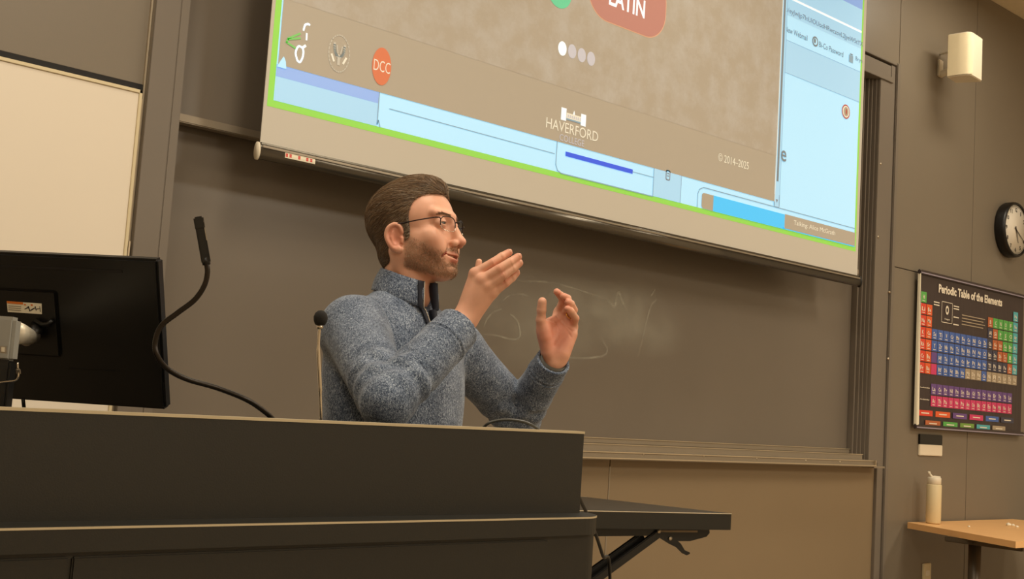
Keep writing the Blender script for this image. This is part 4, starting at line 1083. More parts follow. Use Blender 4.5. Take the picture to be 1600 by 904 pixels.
# far hand: palm toward the viewer, fingers curled
hl = []
ML = [J(873, 488, 2.690), J(881, 492, 2.688), J(889, 500, 2.682), J(895, 511, 2.674)]
WL4 = [J(858, 556, 2.660), J(864, 557, 2.656), J(870, 558, 2.654), J(876, 559, 2.652)]
for a, b, ra in zip(WL4, ML, (.0140, .0142, .0138, .0130)): hl.append(rc(a, b, ra, ra*.85, .014))
hl += [rc(J(857, 548, 2.648), J(849, 518, 2.640), .0175, .0150, .014), rc(J(880, 551, 2.648), J(892, 522, 2.660), .0150, .0140, .014), rc(J(866, 545, 2.66), J(874, 512, 2.672), .015, .014, .016), rc(J(852, 512, 2.645), J(873, 496, 2.682), .0125, .0105, .012), rc(J(848, 506, 2.640), J(862, 503, 2.665), .010, .010, .010), rc(J(856, 530, 2.655), J(884, 514, 2.672), .016, .012, .014)]
FL = [([J(880, 469, 2.668), J(875.5, 461, 2.645), J(870, 455.5, 2.625)], (.0105, .0090, .0086, .0076)),
      ([J(889.5, 475, 2.656), J(886.5, 466, 2.630), J(880.5, 462.5, 2.612)], (.0106, .0092, .0088, .0078)),
      ([J(896.5, 484, 2.652), J(892, 474.5, 2.628), J(887, 471.5, 2.612)], (.0102, .0090, .0086, .0076)),
      ([J(899, 497, 2.650), J(892, 486, 2.624), J(886.5, 482, 2.608)], (.0096, .0086, .0080, .0072))]
fingL = []
for m, (pts, rad) in zip(ML, FL): fingL.append(chain([m]+pts, rad, .002, .006))
thumbL = [rc(J(851, 523, 2.640), J(845.5, 500, 2.630), .0150, .0118, .008), rc(J(845.5, 500, 2.630), J(846.0, 484, 2.624), .0106, .0096, .004), rc(J(846.0, 484, 2.624), J(847.2, 471, 2.620), .0108, .0098, .003)]
def group_prim(parts, k, kk=.0022):
    """several fingers, kept apart from one another, blended to the palm"""
    lo = np.min([q.lo for pr in parts for q in pr], axis=0)-.01; hi = np.max([q.hi for pr in parts for q in pr], axis=0)+.01
    def fn(p, l=None, h=None):
        if l is not None and (np.any(lo-.02 > h) or np.any(hi+.02 < l)): return None
        d = np.full(len(p), .25)
        for pr in parts:
            e = np.full(len(p), .25)
            for q in pr: e = smin(e, q.fn(p), q.k)
            d = smin(d, e, kk)
        return d
    return Prim(fn, lo, hi, k, 'g')
body += hr+[group_prim(fing, .007), rc(J(737, 482, 2.358), J(750, 441, 2.368), .0135, .0125, .012), group_prim([thumb], .014)]+hl+[group_prim(fingL, .007), group_prim([thumbL], .008)]
CREASE = [[(862, 499), (869, 505), (873, 516), (871, 530), (866, 540)], [(876, 500), (884, 512), (892, 526)], [(869, 494), (880, 506), (893, 517)], [(852, 498), (858, 500), (864, 502)]]
CRP = [[dep(x, y, 2.64) for x, y in c] for c in CREASE]
CRN = [[dep(*a), dep(*b)] for a, b in (((767, 405, 2.35), (770, 412, 2.35)), ((781, 396, 2.35), (784, 403, 2.35)), ((777, 412, 2.35), (781, 421, 2.35)), ((795, 403, 2.35), (798, 411, 2.35)), ((783, 424, 2.35), (787, 432, 2.35)), ((799, 413, 2.35), (802, 421, 2.35)), ((787, 438, 2.35), (790, 445, 2.35)), ((798, 429, 2.35), (801, 437, 2.35)), ((770, 404, 2.35), (773, 411, 2.35)), ((780, 411, 2.35), (784, 419, 2.35)), ((786, 423, 2.35), (790, 431, 2.35)))]
handN = dep(765, 440, 2.34)
hand_c = dep(872, 515, 2.655)
def crease_post(p, d):
    m = (np.linalg.norm(p-hand_c, axis=1) < .07) & (np.abs(d) < .006)
    if not m.any(): return d
    q_ = p[m]; v = q_-CAM; dep_ = v@_f; P2d = v/dep_[:, None]; e = np.full(len(q_), 9.)
    for c in CRP:
        for a, b in zip(c[:-1], c[1:]):
            a2, b2 = (a-CAM)/((a-CAM)@_f), (b-CAM)/((b-CAM)@_f); ab = b2-a2; t = np.clip((P2d-a2)@ab/(ab@ab), 0, 1); e = np.minimum(e, np.linalg.norm(P2d-a2-t[:, None]*ab, axis=1))
    d = d.copy(); d[m] += .0016*np.exp(-(e/.00065)**2)*(dep_ < 2.668); return d
def crease_all(p, d):
    d = crease_post(p, d); m = (np.linalg.norm(p-handN, axis=1) < .09) & (np.abs(d) < .006)
    if not m.any(): return d
    q_ = p[m]; v = q_-CAM; dp = v@_f; P2d = v/dp[:, None]; e = np.full(len(q_), 9.)
    for a, b in CRN:
        a2, b2 = (a-CAM)/((a-CAM)@_f), (b-CAM)/((b-CAM)@_f); ab = b2-a2; t = np.clip((P2d-a2)@ab/(ab@ab), 0, 1); e = np.minimum(e, np.linalg.norm(P2d-a2-t[:, None]*ab, axis=1))
    d = d.copy(); d[m] += .0007*np.exp(-(e/.0005)**2); return d
body_field = field_of(body, crease_all)
RES = .0018
V, F = polygonize(body_field, [.85, 1.45, 0.0], [2.05, 2.45, 1.76], RES)
MT['skin'] = bpy.data.materials.new('skin')
def skin_mat(m):
    nt, N, L, P = nodes_of(m)
    a = N.new('ShaderNodeVertexColor'); a.layer_name = 'Col'
    tc = N.new('ShaderNodeTexCoord'); nz = N.new('ShaderNodeTexNoise'); nz.inputs['Scale'].default_value = 45; nz.inputs['Detail'].default_value = 5
    mr = N.new('ShaderNodeMapRange'); mr.inputs[3].default_value = .86; mr.inputs[4].default_value = 1.12
    mx = N.new('ShaderNodeMix'); mx.data_type = 'RGBA'; mx.blend_type = 'MULTIPLY'; mx.inputs[0].default_value = 1
    L.new(tc.outputs['Object'], nz.inputs['Vector']); L.new(nz.outputs['Fac'], mr.inputs[0]); L.new(a.outputs[0], mx.inputs[6]); L.new(mr.outputs[0], mx.inputs[7])
    L.new(mx.outputs[2], P.inputs['Base Color']); P.inputs['Roughness'].default_value = .48; P.inputs['Specular IOR Level'].default_value = .4
    P.inputs['Subsurface Weight'].default_value = .12; P.inputs['Subsurface Radius'].default_value = (.012, .004, .002); P.inputs['Subsurface Scale'].default_value = .6
    n2 = N.new('ShaderNodeTexNoise'); n2.inputs['Scale'].default_value = 420; n2.inputs['Detail'].default_value = 3; bp = N.new('ShaderNodeBump'); bp.inputs['Strength'].default_value = .10; bp.inputs['Distance'].default_value = .0012
    L.new(tc.outputs['Object'], n2.inputs['Vector']); L.new(n2.outputs['Fac'], bp.inputs['Height']); L.new(bp.outputs[0], P.inputs['Normal'])
skin_mat(MT['skin'])
man = np_mesh('person', V, F, MT['skin'])
foot0 = np.array([hipc[0], hipc[1], 0.])
man.data.transform(Matrix.Translation(-Vector(foot0))); man.location = tuple(foot0)
tag(man, 'man in a heathered blue quarter-zip sweater and glasses, gesturing with both hands at the desk', 'person')
# skin colours, darker inside the mouth and nostrils
def rgb(*c): return np.array(srgb(*c)[:3])
q = to_head(V); n_ = len(V); col = np.tile(rgb(226, 170, 142), (n_, 1))
inhead = (q[:, 0] > -13) & (q[:, 0] < np.where(q[:, 2] > -2.8, 12.5, 10.4)) & (np.abs(q[:, 1]) < 10) & (q[:, 2] > -13) & (q[:, 2] < 14)
def blob(c, r, hard=.5):
    d = np.linalg.norm((q-np.array(c))/np.array(r), axis=1); return np.where(inhead, 1-sstep(hard, 1, d), 0)[:, None]
def mixc(col, c, w): return col*(1-w)+c*w
for s in (-1, 1):
    col = mixc(col, rgb(214, 128, 104), blob((6.5, s*4.2, -1.6), (2.6, 2.4, 2.2), .1)*.55)
    col = mixc(col, rgb(212, 130, 106), blob((-.8, s*8, -.8), (2.8, 1.8, 3.6), .4)*.6)
    col = mixc(col, rgb(176, 112, 92), blob((8.6, s*3.3, 1.3), (1.2, 1.8, .5), .2)*.4)
col = mixc(col, rgb(212, 120, 98), blob((10.6, 0, -1.7), (1.8, 1.9, 1.6), .2)*.6)
beardmask = None
def beard_w(q):
    x, y, z = q[:, 0], np.abs(q[:, 1]), q[:, 2]
    jaw = sstep(.9, -2.4, z+np.clip(x-2.0, 0, 6)*.56)*sstep(.2, 1.6, x+np.clip(-z-5, 0, 3)*.3)*sstep(-9.4, -8.2, z+np.clip(7-x, 0, 7)*-.28)
    must = np.exp(-((z+3.25)/.55)**4)*sstep(3.4, 2.0, y)*sstep(7.8, 8.4, x)
    bare = np.exp(-(((z+4.8)/1.2)**4))*sstep(3.9, 2.6, y)*sstep(6.3, 7.0, x)
    return np.clip(np.maximum(jaw*(1-bare*.95), must), 0, 1)*sstep(8.6, 8.0, np.abs(q[:, 1])+0*x)
bw = np.where(inhead, beard_w(q), 0)
col = mixc(col, rgb(158, 116, 88), (bw*.55)[:, None])
def near_line(P_, r, hard=.6):
    e = np.full(len(q), 9.); aq = q*np.array([1, 0, 1])+np.abs(q)*np.array([0, 1, 0])
    m = inhead & (q[:, 0] > 5)
    for a, b in zip(P_[:-1], P_[1:]):
        a, b = np.array(a), np.array(b); ab = b-a; t = np.clip((aq[m]-a)@ab/(ab@ab), 0, 1); e[m] = np.minimum(e[m], np.linalg.norm(aq[m]-a-t[:, None]*ab, axis=1))
    return (1-sstep(hard*r, r, e))[:, None]
lip = np.maximum(near_line(LP_U, .66, .6), near_line(LP_L, .74, .6)); col = mixc(col, rgb(204, 124, 108), lip*.85)
col = mixc(col, rgb(70, 26, 22), blob((7.5, 0, -4.6), (1.25, 3.0, .5), .8))
for s in (-1, 1): col = mixc(col, rgb(84, 52, 40), blob((8.5, s*3.3, 2.43), (1.0, 1.6, .16), .4)*.75)
for s in (-1, 1): col = mixc(col, rgb(96, 50, 40), blob((9.9, s*.62, -2.5), (.7, .4, .45), .7))
# hands: a little redder at the finger ends and knuckles
for pr in (FN, FL):
    for pts, _ in pr:
        for j_, w_ in ((pts[-1], .5), (pts[0], .3)):
            d = np.linalg.norm(V-j_, axis=1)/.016; col = mixc(col, rgb(212, 122, 98), ((1-sstep(.2, 1, d))*w_)[:, None])
pd_ = np.linalg.norm(V-J(866, 525, 2.65), axis=1)/.07; col = mixc(col, rgb(214, 122, 102), ((1-sstep(.3, 1, pd_))*.5)[:, None])
kn_ = [(m, .014, .35) for m in MC]+[(pts[0], .010, .45) for pts, _ in FN]
for c_, r_k, w_ in kn_:
    dd_ = np.linalg.norm(V-c_, axis=1)/r_k; col = mixc(col, rgb(206, 120, 98), ((1-sstep(.2, 1.2, dd_))*w_)[:, None])
set_col(man, col)
# eyes and teeth
MT['eye'] = mat('eye_white', srgb(176, 158, 142), .2, noise=.01); MT['iris'] = mat('grey_blue_iris', srgb(38, 34, 32), .1); MT['teeth'] = mat('teeth', srgb(222, 206, 180), .25)
for s in (-1, 1):
    bm = bmesh.new(); bmesh.ops.create_uvsphere(bm, u_segments=32, v_segments=24, radius=.0122)
    c = hp(7.30, s*3.25, 2.25); gz = HB[0]*.97+HB[1]*.06
    mb = MB(); idx = []
    T = Matrix.Translation(tuple(c)); mb.addbm(bm, 0, True, T)
    for fi, f_ in enumerate(mb.f):
        m_ = np.mean([mb.v[i] for i in f_], axis=0)-c; m_ /= np.linalg.norm(m_)
        if m_@(gz/np.linalg.norm(gz)) > .80: mb.m[fi] = 1
    mb.build('eyeball', [MT['eye'], MT['iris']], man)
mb = MB(); T_ = [hp(8.35-.14*y*y, y, -4.42) for y in np.linspace(-1.9, 1.9, 13)]; mb.tube(T_, .0026, 0, 8); mb.build('teeth', MT['teeth'], man)

# ---- hair: a swept-back mass with strands lying on it
def hair_d(q, grow=0.):
    d = el((-1.1, 0, 4.8), (9.2+grow, 7.9+grow, 8.6+grow)).fn(q)
    d = smin(d, el((2.0, 0, 10.5), (5.2+grow, 5.2+grow, 3.1+grow)).fn(q), 1.6)
    d = smin(d, el((-3.9, 0, -2.2), (4.2+grow, 5.8+grow, 5.6+grow)).fn(q), 2.0)
    d = smin(d, el((-5.9, 0, 4.5), (4.7+grow, 6.5+grow, 6.0+grow)).fn(q), 2.0)
    for s in (-1, 1): d = smin(d, el((1.3, s*6.35, 1.4), (1.6+grow*.5, .80+grow*.5, 4.2)).fn(q), .8)
    return d
def hair_cut(q, d):
    x, y, z = q[:, 0], np.abs(q[:, 1]), q[:, 2]
    u_ = (np.abs((x-11.2)/9.3)**3.2+np.abs((z-1.1)/8.2)**3.2)**(1/3.2); face = (u_-1)*7.5
    d = smax(d, -face, .5)
    for s in (-1, 1): d = smax(d, -el((-1.1, s*8.2, -1.2), (2.6, 2.4, 3.2)).fn(q), .3)
    # below: sideburn stops in front of the ear, nape hair behind it
    low = np.where(x > -1.0, -z-.9, (-z-6.9-(-(x+2.6))*.10)*.9)
    low = np.where((x <= -1.0) & (x > -2.4), -z-.9-5.6*sstep(-1.0, -2.4, x), low)
    d = smax(d, low, .4)
    return d
def hair_field(p, lo=None, hi=None):
    q = to_head(p); return hair_cut(q, hair_d(q))*HS
hlo, hhi = HC-.17, HC+.17
Vh, Fh = polygonize(hair_field, hlo, hhi, .0022)
qh = to_head(Vh)
MT['hair'] = bpy.data.materials.new('brown_hair')
def hair_mat(m):
    nt, N, L, P = nodes_of(m); a = N.new('ShaderNodeVertexColor'); a.layer_name = 'Col'; L.new(a.outputs[0], P.inputs['Base Color'])
    P.inputs['Roughness'].default_value = .42; P.inputs['Specular IOR Level'].default_value = .45
hair_mat(MT['hair'])
def strand_mesh(roots, dirs_fn, length, n, r0, colfn, r_lift):
    """tapering three-sided strands from head-space roots"""
    P_ = [roots]; d_prev = None
    for i in range(n):
        p = P_[-1]; d = dirs_fn(p, i); P_.append(p+d*(length/n)[:, None])
        P_[-1] = r_lift(P_[-1], i+1)
    P_ = np.stack(P_, 1)                                   # m, n+1, 3
    m = len(roots); t = np.gradient(P_, axis=1); t /= np.linalg.norm(t, axis=2, keepdims=True)+1e-9
    ref = rng.normal(size=(m, 1, 3)); a = np.cross(t, ref); a /= np.linalg.norm(a, axis=2, keepdims=True)+1e-9; b = np.cross(t, a)
    rad = r0*(1-np.linspace(0, 1, n+1)**2*.9)[None, :, None]
    ring = np.stack([P_+rad*(math.cos(w)*a+math.sin(w)*b) for w in (0, 2.094, 4.189)], 2)   # m,n+1,3,3
    Vs = ring.reshape(-1, 3); base = (np.arange(m)[:, None, None]*(n+1)+np.arange(n)[None, :, None])*3
    j = np.arange(3)[None, None, :]; jn = (j+1) % 3
    Fs = np.stack([base+j, base+jn, base+3+jn, base+3+j], -1).reshape(-1, 4)
    cc_ = np.repeat(colfn(roots), (n+1)*3, axis=0)
    return Vs, Fs, cc_
def grad(fn, q, e=.05):
    g = np.stack([fn(q+np.eye(3)[i]*e)-fn(q-np.eye(3)[i]*e) for i in range(3)], 1); return g/(np.linalg.norm(g, axis=1, keepdims=True)+1e-9)
def hair_col(q):
    base = rgb(92, 71, 52); lite = rgb(158, 128, 96); grey = rgb(176, 160, 138)
    t = rng.random(len(q))[:, None]; c = base*(1-t)+lite*t
    side = (sstep(5.5, 2.0, q[:, 2])*sstep(-3.5, 1.0, q[:, 0]))[:, None]; g = (rng.random(len(q))[:, None] < .12+.5*side)
    return np.where(g, grey*(.6+.5*t), c)
on = (hair_d(qh) > -.9) & ((np.abs(hair_d(qh)) < .12) | (qh[:, 2] > 1.5) | (qh[:, 0] > 1.0))
idx = np.argwhere(on)[:, 0]; NS = 16000
idx = rng.choice(idx, NS); roots = qh[idx]+rng.normal(size=(NS, 3))*.12
def flow(p, i):
    x, y, z = p[:, 0], p[:, 1], p[:, 2]
    v = np.stack([np.full(len(p), -1.0), .10*np.sign(y)*np.ones(len(p)), np.where(z > 7, .15*sstep(0, 5, x)-.1, -.55-.5*sstep(4, -4, z))], 1)
    v += np.sin(p*np.array([1.3, 1.7, 1.1])+np.array([.3, 1.0, 2.]))*.20
    g = grad(hair_d, p); v -= g*np.sum(v*g, 1)[:, None]; v += flow.j; return v/np.linalg.norm(v, axis=1, keepdims=True)
flow.j = rng.normal(size=(NS, 3))*.10
lift0 = rng.random(NS)*.22
def lift(p, i):
    g = grad(hair_d, p); d = hair_d(p); return p+g*(lift0*(1 if i > 1 else .4)-d)[:, None]
ln = .9+1.6*rng.random(NS)*sstep(-6, 4, roots[:, 2])+.9*sstep(7, 11, roots[:, 2])
ln = ln*np.where(roots[:, 2]+0*ln < -3.5, .6, 1)
Vs, Fs, Cs = strand_mesh(roots, flow, ln, 5, .034, hair_col, lift)
cap_c = np.tile(rgb(74, 56, 40), (len(Vh), 1))
Vall = np.concatenate([Vh, HC+(Vs*HS)@HB]); Fall = np.concatenate([Fh, Fs+len(Vh)])
hairo = np_mesh('hair', Vall, Fall, MT['hair'], man); set_col(hairo, np.concatenate([cap_c, Cs])); hairo['label'] = 'short brown hair swept back, greying at the temple'
# beard and eyebrows: short strands rooted in the skin
ih = np.argwhere((bw > .25) & inhead)[:, 0]
NBd = 9000
pb = rng.choice(ih, NBd, p=bw[ih]/bw[ih].sum()); rb = q[pb]+rng.normal(size=(NBd, 3))*.05
def hf(qq): return head_field(qq)
gb = grad(hf, rb)
jb = rng.normal(size=(NBd, 3))*.35
def bflow(p, i):
    v = np.tile(np.array([.15, 0, -1.]), (len(p), 1))+gb*.75+jb; return v/np.linalg.norm(v, axis=1, keepdims=True)
def bcol(q_):
    t = rng.random(len(q_))[:, None]; c = rgb(120, 88, 62)*(1-t)+rgb(192, 152, 112)*t; return np.where(rng.random(len(q_))[:, None] < .15, rgb(206, 188, 164), c)
Vb, Fb, Cb = strand_mesh(rb, bflow, .22+.28*rng.random(NBd), 3, .018, bcol, lambda p, i: p)
be = np_mesh('beard', HC+(Vb*HS)@HB, Fb, MT['hair'], man); set_col(be, Cb); be['label'] = 'short brown beard and moustache'
ne = 500; s_ = np.where(rng.random(ne) < .5, -1, 1); u_ = rng.random(ne)
re_ = np.stack([9.05-1.9*u_**1.6, s_*(1.3+3.6*u_), 4.02+.22*np.sin(u_*2.6)+rng.normal(size=ne)*.12], 1)
for _ in range(6): re_ = re_-grad(hf, re_)*(hf(re_)-.03)[:, None]*.9
ge = grad(hf, re_); je = rng.normal(size=(ne, 3))*.12
Ve, Fe, Ce = strand_mesh(re_, lambda p, i: (lambda v: v/np.linalg.norm(v, axis=1, keepdims=True))(np.stack([-.5*np.ones(ne), s_*1.0, .15*np.ones(ne)], 1)+ge*.22+je), .35+.3*rng.random(ne), 3, .022, lambda q_: np.tile(rgb(128, 94, 66), (len(q_), 1)), lambda p, i: p)
nf_ = 3*3; side_ = np.repeat(s_, nf_)
for sd in (-1, 1):
    eb = np_mesh('eyebrow', HC+(Ve*HS)@HB, Fe[side_ == sd], MT['hair'], man); set_col(eb, Ce)
    bm = bmesh.new(); bm.from_mesh(eb.data); bmesh.ops.delete(bm, geom=[v for v in bm.verts if not v.link_faces], context='VERTS'); bm.to_mesh(eb.data); bm.free()

# ---- glasses
MT['frame'] = mat('dark_metal_frame', srgb(40, 28, 24), .3, metal=.6); MT['lens'] = bpy.data.materials.new('clear_lens')
nt, N, L, P = nodes_of(MT['lens']); P.inputs['Base Color'].default_value = (.5, .5, .5, 1); P.inputs['Roughness'].default_value = .02; P.inputs['Alpha'].default_value = .05; P.inputs['Specular IOR Level'].default_value = .8
mb = MB()
def lens_pt(s, a, r=1.0):
    y = 3.25+2.45*math.copysign(abs(math.cos(a))**.7, math.cos(a))*r; z = 1.95+1.55*math.copysign(abs(math.sin(a))**.75, math.sin(a))*r
    x = 9.75-.055*(y-.8)**2*.9
    return hp(x, s*y, z)
for s in (-1, 1):
    n = 36; top = [lens_pt(s, math.radians(a)) for a in np.linspace(-12, 192, 26)]; bot = [lens_pt(s, math.radians(a)) for a in np.linspace(192, 348, 20)]
    mb.tube(top, .0011, 0, 8); mb.tube(bot, .0008, 1, 6)
    mb.tube([lens_pt(s, math.radians(20)), hp(8.7, s*6.3, 2.9), hp(8.0, s*6.9, 2.9)], .0013, 0, 8)
    mb.tube(smooth_curve([hp(8.0, s*6.9, 2.9), hp(4.5, s*7.5, 2.55), hp(.8, s*7.8, 2.1), hp(-.6, s*8.1, 1.9), hp(-2.4, s*8.1, .6), hp(-2.9, s*8.0, -.8)], 6), .0013, 0, 8)
mb.tube(smooth_curve([lens_pt(-1, math.radians(165)), hp(10.1, -.45, 2.75), hp(10.1, .45, 2.75), lens_pt(1, math.radians(165))], 5), .0010, 0, 8)
gl = mb.build('glasses', [MT['frame'], MT['chrome']], man)
for s in (-1, 1):
    mb = MB(); c = lens_pt(s, 0, 0); ring = [lens_pt(s, 2*math.pi*k/36, .985) for k in range(36)]; mid = [lens_pt(s, 2*math.pi*k/36, .5) for k in range(36)]
    mb.add([c]+mid+ring, [(0, 1+k, 1+(k+1) % 36) for k in range(36)]+[(1+k, 37+k, 37+(k+1) % 36, 1+(k+1) % 36) for k in range(36)], 0, True); mb.build('lens', MT['lens'], gl)

# ---- sweater
MT['knit'] = bpy.data.materials.new('heathered_blue_knit')
def knit_mat(m, dark=(46, 56, 74), mid=(100, 112, 132), light=(172, 182, 196), t=(.34, .52, .70)):
    nt, N, L, P = nodes_of(m)
    tc = N.new('ShaderNodeTexCoord'); n1 = N.new('ShaderNodeTexNoise'); n1.inputs['Scale'].default_value = 430; n1.inputs['Detail'].default_value = 2; n1.inputs['Distortion'].default_value = 1.2
    n3 = N.new('ShaderNodeTexNoise'); n3.inputs['Scale'].default_value = 28; n3.inputs['Detail'].default_value = 4
    mp_ = N.new('ShaderNodeMapping'); mp_.inputs['Rotation'].default_value = (.3, .5, .8); mp_.inputs['Scale'].default_value = (1, 1, .6)
    L.new(tc.outputs['Object'], mp_.inputs[0]); L.new(mp_.outputs[0], n1.inputs['Vector']); L.new(tc.outputs['Object'], n3.inputs['Vector'])
    ad = N.new('ShaderNodeMath'); ad.operation = 'MULTIPLY_ADD'; ad.inputs[1].default_value = .25; L.new(n3.outputs['Fac'], ad.inputs[0]); L.new(n1.outputs['Fac'], ad.inputs[2])
    sb = N.new('ShaderNodeMath'); sb.operation = 'SUBTRACT'; sb.inputs[1].default_value = .125; L.new(ad.outputs[0], sb.inputs[0])
    cr = N.new('ShaderNodeValToRGB'); e = cr.color_ramp.elements; e[0].position = t[0]; e[0].color = srgb(*dark); e[1].position = t[2]; e[1].color = srgb(*light)
    x = e.new(t[1]); x.color = srgb(*mid); L.new(sb.outputs[0], cr.inputs[0]); L.new(cr.outputs[0], P.inputs['Base Color'])
    P.inputs['Roughness'].default_value = .95; P.inputs['Specular IOR Level'].default_value = .15; P.inputs['Sheen Weight'].default_value = .25
    bp = N.new('ShaderNodeBump'); bp.inputs['Strength'].default_value = .5; bp.inputs['Distance'].default_value = .002; L.new(n1.outputs['Fac'], bp.inputs['Height']); L.new(bp.outputs[0], P.inputs['Normal'])
knit_mat(MT['knit'])
MT['navy'] = mat('navy_facing', srgb(20, 24, 38), .8, noise=.1, scale=300)
cuR, cuL = J(716, 511, 2.335), J(864.5, 563, 2.650)
fR = (cuR-elR)/np.linalg.norm(cuR-elR); fL = (cuL-elL)/np.linalg.norm(cuL-elL)
swp = [el(tp(-.012, 0, -.235), (.122, .178, .205), TB, .03), el(tp(-.035, 0, -.16), (.105, .160, .12), TB, .04), el(tp(-.002, 0, -.45), (.126, .168, .22), TB, .06), el(tp(-.005, 0, -.63), (.128, .178, .14), TB, .05), rc(tp(-.012, 0, -.10), tp(-.008, 0, -.035), .080, .062, .035),
       rc(tp(-.02, -.03, -.085), shR-[0, 0, .0], .055, .060, .04), rc(tp(-.02, .03, -.085), shL, .055, .060, .04),
       rc(shR, elR, .066, .053, .022), rc(elR, cuR+fR*.01, .053, .045, .007), rc(shL, elL, .062, .052, .022), rc(elL, cuL+fL*.01, .050, .039, .008)]
foldrng = np.random.default_rng(3)
KW = foldrng.normal(size=(10, 3)); KW /= np.linalg.norm(KW, axis=1, keepdims=True); KF = foldrng.uniform(35, 95, 10); KP = foldrng.uniform(0, 6.28, 10)
def seg(p, a, b):
    ab = b-a; L_ = np.linalg.norm(ab); t = (p-a)@(ab/L_); d = np.linalg.norm(p-a-np.clip(t, 0, L_)[:, None]*(ab/L_), axis=1); return t, d, L_
def sweat_post(p, d):
    w = np.zeros(len(p))
    for k_, f_, ph in zip(KW, KF, KP): w += np.sin(p@k_*f_+ph+1.2*np.sin(p@np.roll(k_, 1)*f_*.6))
    w = w/10
    amp = np.full(len(p), .0018)
    for a, b, c_ in ((shR, elR, cuR), (shL, elL, cuL)):
        de = np.linalg.norm(p-b, axis=1); amp += .0035*np.exp(-(de/.075)**2)
        da = np.linalg.norm(p-(a-[0, 0, .07]), axis=1); amp += .004*np.exp(-(da/.09)**2)
    d = d+w*amp
    # elbow creases run across the sleeve
    for a, b, c_ in ((shR, elR, cuR), (shL, elL, cuL)):
        t1, d1_, L1 = seg(p, a, b); t2, d2_, L2 = seg(p, b, c_)
        g = np.exp(-((t1-L1*.86)/.05)**2)*(d1_ < .09); d = d+.0028*g*np.sin(t1*150+p[:, 2]*20)
        g2 = np.exp(-((t2-.05)/.045)**2)*(d2_ < .09); d = d+.0025*g2*np.sin(t2*140+1+p[:, 0]*15)
    # cuffs: seam, cut end, hollow
    for cu, fw, el_, r, sw_ in ((cuR, fR, elR, .0455, .052), (cuL, fL, elL, .0395, .036)):
        t, dd, L_ = seg(p, el_, cu+fw*.1); near = (dd < r+.03)&(t > L_*.3)
        tc_ = (p-cu)@fw
        rid = np.exp(-((tc_+sw_)/.0024)**2)+np.exp(-((tc_+sw_+.010)/.0024)**2); d = np.where(near, d-rid*.0018+.0022*np.exp(-((tc_+sw_+.005)/.0026)**2), d)
        cut = np.where(near & (tc_ > -.12), tc_, -1); d = np.maximum(d, cut)
        inner = dd-(r-.0075); bore = np.maximum(inner, -(tc_+.03)); d = np.where(near, np.maximum(d, -bore), d)
    # armhole seams
    for sh_, s in ((shR, -1), (shL, 1)):
        tt = (p-(sh_-TL*s*.035))@(TL*s*.95-UP*.15); nr = np.linalg.norm(p-sh_, axis=1) < .12
        d = np.where(nr, d+.0018*np.exp(-(tt/.003)**2), d)
    # neck opening with the zipped slit
    lq = (p-NB); f_, l_, u_ = lq@TF, lq@TL, lq@UP
    hole = np.linalg.norm(np.stack([(f_+.004)/1.0, l_/1.0], 1), axis=1)-.056; hole = np.maximum(hole, -(u_+.030-.25*f_)) 
    d = smax(d, -hole, .006)
    vv = np.maximum(np.abs(l_-.0)-.006-.12*np.clip(u_+.125, 0, .12), -(u_+.125)); vv = np.maximum(vv, -f_+.03); vv = np.maximum(vv, -(d+.012))
    d = np.maximum(d, -vv)
    hem = -(u_+.69); d = np.maximum(d, hem)
    return d
sw_field = field_of(swp, sweat_post)
Vw, Fw = polygonize(sw_field, [.85, 1.45, .68], [2.05, 2.45, 1.55], .0024)
sweater = np_mesh('sweater', Vw, Fw, MT['knit'], man); sweater['label'] = 'heathered blue-grey quarter-zip sweater'
# stand collar, open at the front
def collar_pt(a, v, off=0.):
    """a: angle from the front (radians), v: 0 seam .. 1 top edge"""
    ca, sa = math.cos(a), math.sin(a)
    fr = max(0, ca)
    rb_, rt_ = .073, .060
    r = rb_*(1-v)+rt_*v+off
    z = -.036+.016*(1-ca)*.5*1.6+v*(.048-.006*fr)-.014*fr*(1-v)
    return NB+TF*(r*ca*1.02-.006+v*.006)+TL*(r*sa*.96)+UP*z
A0 = math.radians(17)
aa = np.linspace(A0, 2*math.pi-A0, 60); vs = []; fs = []; nv = 8
for off in (0, -.0045):
    for a in aa:
        for j in range(nv+1):
            v = j/nv; bulge = .0035*math.sin(math.pi*v); vs.append(collar_pt(a, v, off+bulge+.0012*math.sin(9*a)*(1-v)))
m1 = len(aa)*(nv+1)
for i in range(len(aa)-1):
    for j in range(nv):
        k = i*(nv+1)+j; fs.append((k, k+nv+1, k+nv+2, k+1)); fs.append((m1+k, m1+k+1, m1+k+nv+2, m1+k+nv+1))
    k = i*(nv+1)+nv; fs.append((k, k+nv+1, m1+k+nv+1, m1+k)); k = i*(nv+1); fs.append((k, m1+k, m1+k+nv+1, k+nv+1))
for i in (0, len(aa)-1):
    for j in range(nv):
        k = i*(nv+1)+j; fs.append((k, k+1, m1+k+1, m1+k))
midx = []
collar = mesh_obj('collar', [v-world_loc(sweater) for v in vs], fs, MT['knit'], sweater, None, True)
